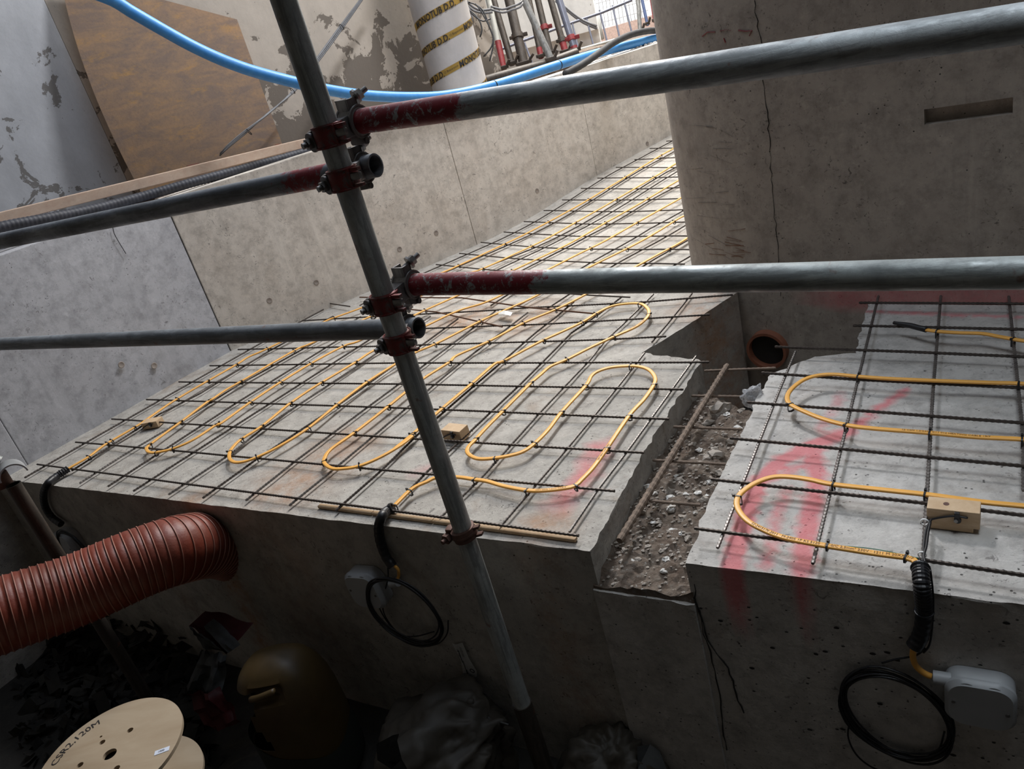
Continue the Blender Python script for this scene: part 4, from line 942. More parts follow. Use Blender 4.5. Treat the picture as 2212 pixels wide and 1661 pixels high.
# card column former with spiral tape
wtp = on_plane(992, 222, P0, V2); dcol = depth(wtp) + .42
cc = dep(989, 170, dcol); cr = 59.5*dcol/F
ct = dep(938, 0, dcol)
t = thing('column_former', Vector((cc.x, cc.y, .82)), 'white cardboard column former wound with yellow lettered tape', 'column former')
bm = bmesh.new(); sweep(bm, [Vector((cc.x, cc.y, z_)) for z_ in (.83, 1.2, 1.7, 2.3)], cr, 64); obj('tube_shell', bm, M['tubecard'], t, True, True)
lf = Vector((-.98, -.25, 0)); a0 = math.atan2(-.25, -.98)
def helix(th, zc, off=0): return Vector((cc.x + math.cos(a0 + th)*(cr + off), cc.y + math.sin(a0 + th)*(cr + off), zc + th*PT))
PT = .135/math.pi
def band_z(px, py):
    r = ray(px, py); dx, dy = r.x, r.y; ex, ey = EYE.x - cc.x, EYE.y - cc.y; A = dx*dx+dy*dy; B = 2*(dx*ex+dy*ey); q = ex*ex+ey*ey-cr*cr
    dsc = max(0, B*B-4*A*q); p = EYE + r*((-B-math.sqrt(dsc))/(2*A)); th = math.atan2(p.y-cc.y, p.x-cc.x) - a0
    while th < -1: th += 2*math.pi
    return p.z, th
PITCH = .2
for n_, (x, y, txt, off) in enumerate(((932, 32, 'MONOTUB D.D.   MONOTUB', 0), (955, 86, 'MONOTUB D.D.         MONOTUB D.D.', -.10), (972, 151, 'MONOTUB D.D.         MONOTUB D.D.', -.20), (1010, 205, 'MONOTUB D.D.   MONOTUB D.D.', -.14))):
    zc, th = band_z(x, y); z0 = zc - th*PT
    if n_ == 3: zc, th = band_z(1040, 188); z0 = zc - th*PT
    bm = bmesh.new(); Rg = []
    for k in range(-6, 56):
        h = k/50*math.pi; p = helix(h, z0, .0012); Rg.append([bm.verts.new(p + UP*s) for s in (-.022, .022)])
    for A, B in zip(Rg, Rg[1:]): bm.faces.new((A[0], B[0], B[1], A[1]))
    bmesh.ops.solidify(bm, geom=bm.faces[:], thickness=.0008)
    tp = obj('tape', bm, M['yellowtape'], t)
    bm = text_mesh(txt, .058, True)
    for v in bm.verts:
        h = (v.co.x*.80 + off + .03)/cr; p = helix(h, z0, .0035); v.co = p + UP*(v.co.y - .021)
    bmesh.ops.delete(bm, geom=[v for v in bm.verts if not (-.3 < math.atan2(math.sin(math.atan2(v.co.y-cc.y, v.co.x-cc.x)-a0), math.cos(math.atan2(v.co.y-cc.y, v.co.x-cc.x)-a0)) < 3.1)], context='VERTS')
    obj('lettering', bm, M['ink'], tp)
    if n_ in (1, 2):
        bm = text_mesh('O Batperstick', .019)
        for v in bm.verts:
            h = (v.co.x + off + .37)/cr; p = helix(h, z0, .0035); v.co = p + UP*(v.co.y - .006)
        obj('lettering', bm, M['ink'], tp)
# grey cable bundle
t = thing('cable_bundle', on_b(640, 190, .3), 'bundle of thin grey cables slung across the rear wall to the leaning board', 'cable bundle')
for k in range(5):
    o_ = [random.uniform(-5, 5) for _ in range(2)]
    px = [(790 + o_[0]*.5, -14, .12), (735 + o_[0], 62, .15), (690 + o_[0], 124, .22), (636 + o_[0]*.6, 195, .30), (580 + o_[1], 246, .40), (530 + o_[1], 287 + o_[0], .45), (495 + o_[0], 316 + o_[1]*.8, .46), (478 + o_[1], 334 + o_[0]*.5, .46)]
    bm = bmesh.new(); sweep(bm, catmull([on_b(*q) for q in px], .04), .0045, 7); obj('strand', bm, M['grey_cable'], t, True)
bm = bmesh.new()
for x, y, of in ((538, 285, .45), (632, 196, .31), (738, 58, .15)):
    ring(bm, on_b(x, y, of), (on_b(x+20, y-20, of) - on_b(x, y, of)).normalized(), .022, .020, .005, 12)
obj('tie', bm, M['black'], t)

# ================================================================== props, fence and barrier at the top
def tube2(px, d, w, mat, label, name='prop_tube', group=None, parent=None, red=None, cat='prop'):
    P = [dep(x, y, d if isinstance(d, (int, float)) else d[i]) for i, (x, y) in enumerate(px)]
    r = w*depth(P[0])/F/2; bm = bmesh.new(); sweep(bm, P, r, 16); o = obj(name, bm, mat, parent, True, True)
    if parent is None: tag(o, label, cat, group)
    return o, P, r
ledge_z = (dep(1090, 158, 5.9).z + dep(1240, 118, 6.1).z)/2
def prop(px, d, w, mat, label, clamp=None, foot=None, cap=None):
    if px[-1][0] < 1250: d = max(5.3, min(6.7, depth(on_z(px[-1][0], px[-1][1], ledge_z))))
    px = [px[0], px[-1]]; P = [dep(x, y, d) for x, y in px]; P[0] = P[0] + (P[0]-P[1])*.3; t = thing('steel_prop', P[-1], label, 'steel prop')
    r = w*d/F/2; bm = bmesh.new(); sweep(bm, P, r, 18); obj('tube', bm, mat, t, True, True)
    dr = (P[0]-P[-1]).normalized()
    if foot:
        L = (P[0]-P[-1]).length; bm = bmesh.new(); sweep(bm, [P[-1], P[-1] + dr*foot*d/F], r*1.04, 18); obj('painted_foot', bm, M['red_tube'], t, True, True)
    if clamp:
        c = dep(*clamp, d); c = P[-1] + dr*(c-P[-1]).dot(dr); bm = bmesh.new(); ring(bm, c, dr, r*1.22, r, .05, 24); box(bm, c + Vector((r*1.5, -.01, 0)), .05, .03, .035, bev=.006); box(bm, c - Vector((r*1.4, .01, 0)), .03, .03, .03, bev=.006); obj('coupler', bm, M['red_tube'] if clamp[0] in (1171, 1233) else M['galv_brown'], t, True, True)
    bm = bmesh.new(); c = P[-1] + dr*.02; box(bm, c, r*3.2, r*2.6, .03, bev=.006); cyl(bm, c + Vector((r*1.2, -r, .01)), c + Vector((r*2.2, -r*1.4, .05)), .012, 10); obj('foot_plate', bm, M['galv_brown'], t)
    return t
prop([(1056, 0), (1070, 60), (1088, 150)], 5.7, 14, M['white_tube'], 'white prop with a bright red foot, nearest the lettered column', foot=62)
prop([(1066, 0), (1080, 50), (1107, 140)], 5.9, 14, M['galv_brown'], 'dark slanting prop just right of the white and red one')
prop([(1100, 0), (1112, 60), (1132, 140)], 5.8, 21, M['galv_brown'], 'thick brown prop with a brown clamp half way up', clamp=(1119, 78))
prop([(1132, 0), (1160, 50), (1192, 132)], 5.7, 15, M['galv_pale'], 'pale grey raking prop leaning across the two dark ones')
prop([(1143, 0), (1153, 50), (1169, 125)], 6.0, 12, M['galv_brown'], 'dark prop with a red foot behind the pale raking prop', foot=22)
prop([(1162, 0), (1177, 60), (1190, 118)], 6.1, 14, M['galv_brown'], 'brown prop with a red clamp right of the raking prop', clamp=(1171, 61))
prop([(1190, 0), (1208, 40), (1214, 80), (1222, 115)], 6.0, 14, M['galv_brown'], 'grey-brown prop second from the right, with a dark clamp', clamp=(1212, 87), foot=25)
prop([(1208, 0), (1224, 50), (1243, 112)], 6.0, 15, M['purpletube'], 'dark blue-grey prop at the right of the row, with a red clamp', clamp=(1233, 83), foot=12)
# ledge and long dirty tube at their feet
P = [dep(1040, 176, 5.75), dep(1180, 138, 5.9), dep(1246, 114, 6.0)]; bm = bmesh.new(); pipe(bm, P, .036, .030, 20); tag(obj('ground_tube', bm, M['galv_brown'], smooth=True, autos=True), 'long dirty brown tube lying at the feet of the props', 'scaffold tube')
q0, q1 = dep(1035, 196, 6.0), dep(1262, 132, 6.2); d_ = (q1-q0); d_.z = 0; d_.normalize(); n_ = Vector((-d_.y, d_.x, 0)); zt = (dep(1090, 158, 5.9).z + dep(1240, 118, 6.1).z)/2
bm = bmesh.new(); mid = (q0+q1)/2; box(bm, Vector((mid.x, mid.y, (zt + .8)/2)) + n_*.15, (q1-q0).length + .5, .5, zt - .8, d_, n_, UP, .01); o = obj('floor.007', bm, M['earth']); o['kind'] = 'structure'
# barrier
t = thing('pedestrian_barrier', dep(1330, 120, 7.3), 'blue-grey tubular steel barrier behind the props and the blue pipe', 'barrier')
bd = 7.3
def bt(px, w, name, mat=M['purpletube'], d=bd):
    P = [dep(x, y, d) for x, y in px]; bm = bmesh.new(); sweep(bm, P, w*d/F/2, 12); obj(name, bm, mat, t, True, True)
bt([(1365, 0), (1300, 27), (1233, 50), (1185, 68), (1130, 88), (1042, 122)], 6, 'top_rail')
bt([(1440, 56), (1350, 80), (1250, 108)], 6.5, 'bottom_rail', M['white_tube'])
for a, b in (((1348, 3), (1365, 71)), ((1323, 12), (1338, 79)), ((1295, 22), (1312, 92)), ((1266, 36), (1284, 106)), ((1236, 50), (1252, 116)), ((1133, 92), (1150, 138)), ((1058, 121), (1072, 160)), ((1204, 62), (1216, 112))): bt([a, b], 4, 'bar')
# fence behind with white sheeting, coloured tubes near the curved wall
t = thing('mesh_fence', dep(1340, 60, 8.6), 'fine wire mesh fence panel against the white sheeting at the top', 'fence')
bm = bmesh.new()
for k in range(14): x = 1283 + k*8; sweep(bm, [dep(x, -12, 8.6), dep(x + 9, 62 - k*1.8, 8.6)], .003, 4)
for k in range(3): sweep(bm, [dep(1280, 10 + k*22, 8.6), dep(1400, -22 + k*22, 8.6)], .003, 4)
obj('wire_mesh', bm, M['galv_pale'], t)
bm = bmesh.new(); sweep(bm, [dep(1275, -10, 8.5), dep(1290, 40, 8.5), dep(1300, 84, 8.5)], .03, 10); obj('post', bm, M['white_tube'], t, True)
prop([(1378, -5), (1383, 70)], 7.0, 9, M['galv_pale'], 'pale grey upright tube near the curved wall')
prop([(1386, -5), (1399, 55)], 7.4, 6.5, M['bluetube'], 'blue painted upright tube near the curved wall')
prop([(1406, -5), (1414, 48)], 7.2, 6, M['red_tube'], 'red painted upright tube beside the curved wall')
P = [dep(x, y, 7.3) for x, y in ((1200, 2), (1222, 20), (1240, 35), (1262, 50), (1290, 62))]
for i in range(2):
    bm = bmesh.new(); sweep(bm, catmull([p + Vector((0, 0, i*.022)) for p in P], .05), .012, 8); tag(obj('slung_cable', bm, M['grey_cable'], smooth=True), 'grey cable slung behind the barrier rail on the white wall', 'cable', 'grey cables behind the barrier')
# tangle of cables beside the column
t = thing('cable_tangle', dep(1020, 20, 5.5), 'tangle of black and grey cables hanging beside the lettered column', 'cables')
for k, pl_ in enumerate((((1012, 5), (1030, 12), (1048, 40), (1064, 75), (1062, 100), (1045, 122)), ((1026, 8), (1044, 24), (1058, 60), (1066, 90), (1058, 132)), ((1010, 20), (1024, 30), (1036, 45), (1041, 65), (1037, 80)), ((1015, 26), (1030, 38), (1044, 46), (1060, 40)),
        ((1008, 2), (1024, 16), (1040, 22), (1062, 20)), ((1010, 12), (1026, 24), (1048, 28), (1064, 26)), ((1060, 14), (1085, 20), (1100, 16), (1122, 8), (1128, 2)), ((1060, 20), (1085, 27), (1104, 22), (1124, 15), (1130, 6)), ((1012, 16), (1020, 36), (1019, 50)))):
    bm = bmesh.new(); sweep(bm, catmull([dep(x, y, 5.55 if k < 4 else 5.65) for x, y in pl_], .02), .0055 if k < 4 else .009, 6); obj('strand', bm, M['black'] if k < 4 else M['grey_cable'], t, True)
# rubble strip along the parapet behind the pipe
bm = bmesh.new(); rnd = random.Random(3)
for k in range(260):
    u = rnd.random(); p = on_z(1285 + u*145, 128 - u*42 + rnd.uniform(-12, 3), WT - .01); rr = rnd.uniform(.006, .022); q = bmesh.ops.create_icosphere(bm, subdivisions=1, radius=rr)
    for v in q['verts']: v.co = v.co*(1 + .4*noise.noise(v.co*90 + Vector((k, 0, 0)))) + p
tag(obj('rubble', bm, M['stonewhite']), 'white and brown crumbs of rubble along the wall top under the blue pipe', 'rubble', kind='stuff')

# ================================================================== wiring on the front face
def sleeve(P, r, label, ribs_to, tie_at=()):
    t = thing('cable_sleeve', P[0], label, 'cable sleeve'); n = len(P); bm = bmesh.new()
    k = int(n*ribs_to); sweep(bm, P[:k+1], r, 16, rad=lambda i: (1.06, 1.06, .90)[i % 3] if i < k else 1.); obj('corrugated_tube', bm, M['black'], t)
    bm = bmesh.new(); sweep(bm, P[k-1:], r*1.03, 16, rad=lambda i: 1 + .03*math.sin(i*.9)); obj('taped_end', bm, M['black'], t, True, True)
    for f in tie_at:
        i = int(n*f); bm = bmesh.new(); ring(bm, P[i], (P[i+1]-P[i]).normalized(), r*1.16, r, .004, 20); obj('cable_tie', bm, M['black'], t)
    return t
PC = catmull([on_z(1988, 1222, .047), on_f(1991, 1262, .022), on_f(1996, 1312, .020), on_f(1994, 1350, .019), on_f(1986, 1378, .020), on_f(1974, 1396, .024)], .0024)
sleeve(PC, .0158, 'black corrugated cable sleeve dropping over the edge of the right slab', .55, (.04, .55))
PB = catmull([on_z(849, 1096, .026), on_z(836, 1104, .020), on_f(826, 1114, .012), on_f(819, 1132, .018), on_f(819, 1155, .018), on_f(825, 1180, .018), on_f(835, 1204, .020), on_f(849, 1223, .024)], .003)
sleeve(PB, .0145, 'black cable sleeve dropping over the ramp edge left of the upright tube', .3, (.03,))
PA_ = catmull([on_z(147, 1013, .026), on_z(122, 1029, .022), on_f(102, 1046, .018), on_f(94, 1068, .022), on_f(98, 1095, .022), on_f(112, 1117, .022), on_f(132, 1132, .028)], .003)
sleeve(PA_, .0145, 'black cable sleeve dropping over the far left end of the ramp edge', .12, (.08,))
def coil(c, rx, rz, tilt, turns, label, bundle=.010, r=.0026, seed=1, extra=()):
    rnd = random.Random(seed); t = thing('wire_coil', c - Vector((0, 0, rz)), label, 'wire coil'); bm = bmesh.new(); P = []
    N = 56
    for k in range(turns*N):
        a = 2*math.pi*k/N; w = k/N; ox = noise.noise(Vector((w*1.7, seed, 0)))*bundle*1.6; oz = noise.noise(Vector((w*1.7, seed, 5)))*bundle*1.6; fat = 1 + .5*noise.noise(Vector((math.cos(a), math.sin(a), w*.6 + seed)))
        x = math.cos(a)*(rx + ox*fat); z = math.sin(a)*(rz + ox*.8 + oz*fat); y = .012 + abs(noise.noise(Vector((w*2.3, a*.3, 9))))*bundle*1.2
        xr = x*math.cos(tilt) - z*math.sin(tilt); zr = x*math.sin(tilt) + z*math.cos(tilt)
        P.append(c + FU*xr + UP*zr + FN*(y))
    sweep(bm, P, r, 6); obj('wound_wire', bm, M['black'], t, True)
    for pl_ in extra: bm = bmesh.new(); sweep(bm, catmull([on_f(x, y, .02) for x, y in pl_], .006), r*.85, 6); obj('loose_wire', bm, M['black'], t, True)
    return t
cB = on_f(877, 1316, .045); coil(cB, .138, .130, 0, 13, 'coil of black wire hanging by the white box left of the upright tube', .012, seed=4,
     extra=(((838, 1226), (838, 1250), (830, 1285), (828, 1320), (846, 1352), (870, 1372), (900, 1374), (938, 1364)), ((815, 1265), (814, 1295), (828, 1330), (853, 1362), (885, 1384), (915, 1392)), ((968, 1340), (966, 1368), (950, 1388), (925, 1396))))
cC = on_f(1937, 1538, .010); coil(cC, .105, .134, .35, 13, 'coil of black wire hanging below the sleeve of the right slab', .013, seed=9,
     extra=(((1838, 1548), (1832, 1590), (1850, 1630), (1885, 1658), (1930, 1672)), ((2040, 1580), (2030, 1615), (2010, 1636), (1985, 1643), (1950, 1630)), ((1998, 1400), (1985, 1412), (1970, 1418), (1935, 1424), (1905, 1432)), ((2010, 1232), (2016, 1290), (2014, 1350), (2008, 1392), (1995, 1410))))
cA = on_f(172, 1190, .045); coil(cA, .105, .115, 0, 9, 'coil of black wire hanging behind the orange duct, far left', .012, seed=12)
def jbox(px, py, s, dp, label, rot=0., spout=None):
    c = on_f(px, py, 0); t = thing('junction_box', c - UP*s/2, label, 'junction box')
    ux_ = (FU*math.cos(rot) + UP*math.sin(rot)).normalized(); uz = (UP*math.cos(rot) - FU*math.sin(rot)).normalized()
    def lay(w, y, rr, n=6):
        L = []
        for sx, sz, a in ((1, 1, 0), (-1, 1, 90), (-1, -1, 180), (1, -1, 270)):
            for k in range(n+1): th = math.radians(a + 90*k/n); L.append(c + ux_*(sx*(w/2-rr) + math.cos(th)*rr) + uz*(sz*(w/2-rr) + math.sin(th)*rr) + FN*y)
        return L
    bm = bmesh.new(); R_ = [[bm.verts.new(p) for p in lay(s*w, y, s*rr)] for w, y, rr in ((1, .001, .26), (1.0, dp*.55, .26), (.97, dp*.62, .26), (.97, dp*.66, .26))]
    for A, B in zip(R_, R_[1:]):
        for j in range(len(A)): bm.faces.new((A[j], A[(j+1) % len(A)], B[(j+1) % len(A)], B[j]))
    bm.faces.new(R_[-1]); obj('box_body', bm, M['jbox'], t, True, True)
    bm = bmesh.new(); R_ = [[bm.verts.new(p) for p in lay(s*w, y, s*rr)] for w, y, rr in ((1.02, dp*.66, .27), (1.02, dp*.80, .27), (.90, dp, .25))]
    for A, B in zip(R_, R_[1:]):
        for j in range(len(A)): bm.faces.new((A[j], A[(j+1) % len(A)], B[(j+1) % len(A)], B[j]))
    bm.faces.new(R_[-1]); bm.faces.new(R_[0][::-1]); lid = obj('lid', bm, M['jbox'], t, True, True)
    bm = bmesh.new()
    for sx in (-1, 1): q = c + ux_*sx*s*.19 + uz*s*.36 + FN*dp*.93; ring(bm, q, FN, s*.13, s*.12, .002, 24)
    obj('knockout', bm, M['jbox'], lid)
    for sx in (-1, 1):
        bm = bmesh.new(); q = c + ux_*sx*s*.38 - uz*s*.05*sx + FN*dp*.98; cyl(bm, q, q + FN*.003, .004, 10); obj('screw', bm, M['bolt'], lid)
    if spout:
        a, b = on_f(*spout[0], dp*.5), on_f(*spout[1], dp*.5); bm = bmesh.new(); cyl(bm, a, b, .014, 18); obj('gland', bm, M['jbox'], t, True, True)
    return t
jbox(2116, 1489, .125, .05, 'pale junction box on the front wall, right of the right-hand wire coil', spout=((2055, 1468), (2016, 1462)))
jbox(806, 1256, .135, .055, 'white junction box on the front wall behind the middle wire coil', .1, spout=((845, 1260), (860, 1257)))
jbox(163, 1163, .13, .06, 'grey junction box on the front wall above the orange duct')
for px, lab in ((((1974, 1398), (1972, 1420), (1980, 1440), (1998, 1455), (2012, 1461)), 'short yellow cable tail entering the right junction box'), (((852, 1222), (860, 1230), (861, 1245), (856, 1256)), 'short yellow cable tail entering the middle junction box')):
    bm = bmesh.new(); sweep(bm, catmull([on_f(x, y, .024) for x, y in px], .006), .0065 if px[0][0] > 1000 else .005, 10); tag(obj('cable_tail', bm, M['cable'], smooth=True), lab, 'cable')
# sensor wires strapped along the bar with white ties
t = thing('sensor_cable', on_z(2000, 1200, .05), 'dark sensor wires strapped along a bar into the right black sleeve', 'cable')
for k, pl_ in enumerate((((2012, 1122), (2002, 1140), (1997, 1165), (1994, 1198), (1992, 1215)), ((2010, 1128), (2005, 1150), (2001, 1180), (1996, 1200), (2000, 1222)))):
    bm = bmesh.new(); sweep(bm, catmull([on_z(x, y, .046 + .004*k) for x, y in pl_], .006), .0026, 8); obj('wire', bm, M['black'], t, True)
for x, y in ((1997, 1127), (1992, 1198)):
    bm = bmesh.new(); ring(bm, on_z(x, y, .042), (on_z(x+6, y-60, .042) - on_z(x, y, .042)).normalized(), .0082, .0070, .0040, 20); obj('white_tie', bm, M['paper'], t)
# paper label stuck to the wall
def fquad(pts, off, th=.0006):
    bm = bmesh.new(); bm.faces.new([bm.verts.new(on_f(x, y, off)) for x, y in pts]); bmesh.ops.solidify(bm, geom=bm.faces[:], thickness=th); return bm
bm = fquad(((976, 1389), (984, 1392), (999, 1388), (1013, 1422), (1030, 1450), (1030, 1460), (1022, 1470), (1012, 1476), (1003, 1468), (995, 1425)), .010)
lab = obj('paper_label', bm, M['paper']); tag(lab, 'torn white paper label stuck to the front wall below the coil', 'label')
c = on_f(1020, 1449, .0125); bm = bmesh.new(); ring(bm, c, FN, .0085, .0065, .0008, 24); obj('printed_ring', bm, M['ink'], lab)
for x, y, L_ in ((990, 1405, 26), (1000, 1428, 30), (1008, 1447, 14), (1013, 1462, 10)):
    a, b = on_f(x, y, .0118), on_f(x + L_*.35, y + L_, .0118); bm = bmesh.new(); sweep(bm, [a, b], .0009, 4); obj('printed_line', bm, M['ink'], lab)
for txt, x, y in (('0123 000', 992, 1398), ('ML 100', 985, 1402)):
    bm = text_mesh(txt, .011); o0 = on_f(x, y, .0122); dx = (on_f(x+14, y+40, .0122) - o0).normalized(); dy = FN.cross(dx)
    for v in bm.verts: v.co = o0 + dx*v.co.x + dy*v.co.y
    obj('printed_text', bm, M['ink'], lab)

def crack(parent, px, w=.0012, seed=1):
    rnd = random.Random(seed); P = []
    for i in range(len(px)-1):
        k = max(1, int(math.hypot(px[i+1][0]-px[i][0], px[i+1][1]-px[i][1])/14))
        for q in range(k): P.append((px[i][0] + (px[i+1][0]-px[i][0])*q/k + rnd.uniform(-3, 3), px[i][1] + (px[i+1][1]-px[i][1])*q/k))
    P.append(px[-1]); bm = bmesh.new(); sweep(bm, [on_f(x, y, .002) for x, y in P], w, 5, rad=lambda i: .5 + rnd.random()); obj('crack', bm, M['dark'], parent)
fr = bpy.data.objects['floor.001']
crack(fr, [(1497, 1262), (1510, 1320), (1520, 1370), (1535, 1410), (1545, 1450), (1552, 1500), (1562, 1560), (1570, 1620)], .0014, 2)
crack(fr, [(1500, 1290), (1520, 1350), (1538, 1400), (1565, 1430), (1582, 1470), (1590, 1500), (1607, 1540)], .0018, 3)
pm = plain('front_pit_dark', (.03, .027, .024), .9); rnd = random.Random(31); bm = bmesh.new()
for k in range(150):
    x, y = rnd.uniform(1490, 2190), rnd.uniform(1300, 1655)
    if k > 105: x, y = rnd.uniform(1100, 1400), rnd.uniform(1260, 1560)
    c = on_f(x, y, .0025); r = rnd.choice((.0012, .0015, .002, .0028, .0045)) if k < 105 else rnd.choice((.001, .0016, .002)); w = [bm.verts.new(c + FU*math.cos(a*.785)*r*(1.2 + .5*rnd.random()) + UP*math.sin(a*.785)*r*(.6 + .4*rnd.random())) for a in range(8)]
    bm.faces.new(w)
obj('blow_holes', bm, pm, fr)

# ================================================================== things in the pit
DP_ = [on_f(560, 1215, -.24), on_f(508, 1192, -.11), on_f(458, 1178, .01), dep(390, 1186, 2.60), dep(300, 1216, 2.51), dep(165, 1274, 2.42), dep(0, 1330, 2.30), dep(-160, 1390, 2.2), dep(-330, 1460, 2.12)]
P = catmull(DP_, .001); Q = [P[0]]; acc = 0.
for i in range(1, len(P)):
    L = (P[i]-P[i-1]).length; 
    while acc + L >= .0026:
        f = (.0026 - acc)/L; Q.append(P[i-1].lerp(P[i], f)); P[i-1] = Q[-1]; L = (P[i]-P[i-1]).length; acc = 0.
    acc += L
P = Q; dr = .118
t = thing('ventilation_duct', P[-1], 'fat orange corrugated flexible duct running out of the front wall at left', 'duct')
bm = bmesh.new(); sweep(bm, P, dr, 40, rad=lambda i: 1 - .028*(1 - abs(math.sin(i*math.pi/9.2))**.7)); obj('corrugated_hose', bm, M['duct'], t, True)
bm = bmesh.new(); k = 0
for i in range(6, len(P)-3, 9):
    d_ = (P[i+1]-P[i-1]).normalized(); a, b = frame(d_); sweep(bm, [P[i] + (a*math.cos(2*math.pi*j/40) + b*math.sin(2*math.pi*j/40))*dr*1.004 for j in range(40)], .0022, 5, closed=True)
w_ = obj('spiral_wire', bm, M['ductwire'], t, True)

# cable drum: flanges and core, tilted
DC = dep(237, 1629, 2.05)
def fit_drum():
    """find the drum's face direction from the outline of its flange"""
    pts = [(337, 1506), (393, 1561), (216, 1543.5), (138, 1602), (97, 1661), (337, 1661), (383, 1620), (290, 1514)]
    best = None; rnd = random.Random(1)
    for it in range(9000):
        if best and it > 3000: n = (best[1] + Vector((rnd.gauss(0, .05), rnd.gauss(0, .05), rnd.gauss(0, .05)))).normalized(); d = best[2] + rnd.gauss(0, .02)
        else: n = Vector((rnd.uniform(-1, 1), rnd.uniform(-1, .2), rnd.uniform(0, 1))).normalized(); d = rnd.uniform(1.2, 2.6)
        c = dep(237, 1629, d)
        if n.dot(EYE - c) <= 0: continue
        e = 0
        for q in pts:
            r = ray(*q); k = r.dot(n)
            if abs(k) < 1e-4: e += 9; continue
            p = EYE + r*((c-EYE).dot(n)/k); e += ((p-c).length - .20)**2
        if best is None or e < best[0]: best = (e, n, d)
    return best
e_, dn, dd_ = fit_drum(); print('drum', e_, dn, dd_)
DC = dep(237, 1629, dd_)
t = thing('cable_drum', DC - dn*.2 - Vector((0, 0, .1)), 'plywood cable drum with handwritten marking, bottom left of the pit', 'cable drum')
da, db = frame(dn); 
bigd = (dep(393, 1561, dd_) - DC); bigd = (bigd - dn*bigd.dot(dn)).normalized(); db = dn.cross(bigd); da = bigd
def disc(c, R_, th, holes, name):
    pts = []; edges = []
    def circ(o_, r, n):
        s = len(pts)
        for k in range(n): pts.append(Vector((o_[0] + math.cos(2*math.pi*k/n)*r, o_[1] + math.sin(2*math.pi*k/n)*r)))
        for k in range(n): edges.append((s+k, s+(k+1) % n))
    circ((0, 0), R_, 96)
    for h in holes: circ(h[:2], h[2], 24)
    vs, es, fs, *_ = delaunay_2d_cdt(pts, edges, [], 2, 1e-6)
    bm = bmesh.new(); V = [bm.verts.new(c + da*v.x + db*v.y) for v in vs]
    for f in fs:
        cx_ = sum((vs[i] for i in f), Vector((0, 0)))/len(f)
        if any((cx_ - Vector(h[:2])).length < h[2]*.98 for h in holes): continue
        bm.faces.new([V[i] for i in f])
    g_ = bmesh.ops.extrude_face_region(bm, geom=bm.faces[:]); 
    for v in [x for x in g_['geom'] if isinstance(x, bmesh.types.BMVert)]: v.co -= dn*th
    return obj(name, bm, M['drum'], t)
def dloc(px, py):
    r = ray(px, py); p = EYE + r*((DC-EYE).dot(dn)/r.dot(dn)) - DC; return p.dot(da), p.dot(db)
H_ = [(0, 0, .019)] + [(*dloc(x, y), r) for x, y, r in ((281, 1577, .009), (221, 1603, .0085), (218, 1591, .004), (173, 1652, .009), (252, 1659, .009))]
disc(DC, .20, .011, H_, 'flange'); disc(DC - dn*.16, .20, .011, H_[:1], 'flange')
bm = bmesh.new(); cyl(bm, DC - dn*.011, DC - dn*.16, .09, 40, cap=False); obj('core', bm, M['drum'], t, True)
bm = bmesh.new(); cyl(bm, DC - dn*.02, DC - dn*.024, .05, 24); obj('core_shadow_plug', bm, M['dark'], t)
bm = text_mesh('CSR2,120M', .030, False)
xs = [v.co.x for v in bm.verts]; x1_ = max(xs); ths = [math.atan2(dloc(x, y)[1], dloc(x, y)[0]) for x, y in ((216, 1562), (112, 1655))]
th0, th1 = ths[1], ths[0]
if th1 - th0 > math.pi: th0 += 2*math.pi
if th0 - th1 > math.pi: th1 += 2*math.pi
sg = 1 if th1 > th0 else -1
for v in bm.verts:
    th = th0 + (th1-th0)*v.co.x/x1_; rr = .158 + v.co.y; v.co = DC + (da*math.cos(th) + db*math.sin(th))*rr + dn*.0012
obj('handwriting', bm, M['ink'], t)
x_, y_ = dloc(350, 1622); c = DC + da*x_ + db*y_; lx = (dep(366, 1611, dd_) - dep(336, 1634, dd_)); lx = (lx - dn*lx.dot(dn)).normalized(); ly = dn.cross(lx)
bm = bmesh.new(); box(bm, c + dn*.0006, .040, .016, .001, lx, ly, dn); st = obj('sticker', bm, M['bluelabel'], t)
bm = text_mesh('1000', .009, True)
for v in bm.verts: v.co = c + dn*.0016 + lx*(v.co.x - .011) + ly*(v.co.y - .003)
obj('printed_text', bm, M['ink'], st)

# yellow plastic can cut open on one side
jc = on_z(640, 1600, -.9); jd = 2.5; jc = dep(622, 1500, jd); jc.z = -.9
zt_ = dep(605, 1352, 2.55).z
t = thing('plastic_can', jc, 'cut open yellow plastic can with dark lower half, against the front wall', 'plastic can')
HJ = zt_ - (-.9)
ax_ = Vector((-.30, .10, 1)).normalized() * 1.0
toL = (dep(480, 1480, jd) - dep(622, 1480, jd)); toL.z = 0; toL.normalize(); toV = Vector((toL.y, -toL.x, 0)); toV = toV if toV.y < 0 else -toV
bm = bmesh.new(); prof = [(0, .80), (.03, .96), (.10, 1.0), (.45, 1.0), (.62, .99), (.74, .95), (.84, .86), (.92, .72), (.97, .52), (1.0, .2)]
RW, RD = .158, .125; R_ = []
for h, k in prof:
    L = []
    for j in range(44):
        a = 2*math.pi*j/44; ca, sa = math.cos(a), math.sin(a); x = math.copysign(abs(ca)**.72, ca)*RW*k; y = math.copysign(abs(sa)**.72, sa)*RD*k
        L.append(bm.verts.new(jc + toL*x + toV*y + UP*h*HJ))
    R_.append(L)
for A, B in zip(R_, R_[1:]):
    for j in range(44): bm.faces.new((A[j], A[(j+1) % 44], B[(j+1) % 44], B[j]))
bm.faces.new(R_[0][::-1]); bm.faces.new(R_[-1])
bmesh.ops.subdivide_edges(bm, edges=bm.edges[:], cuts=1, use_grid_fill=True)
rm = []
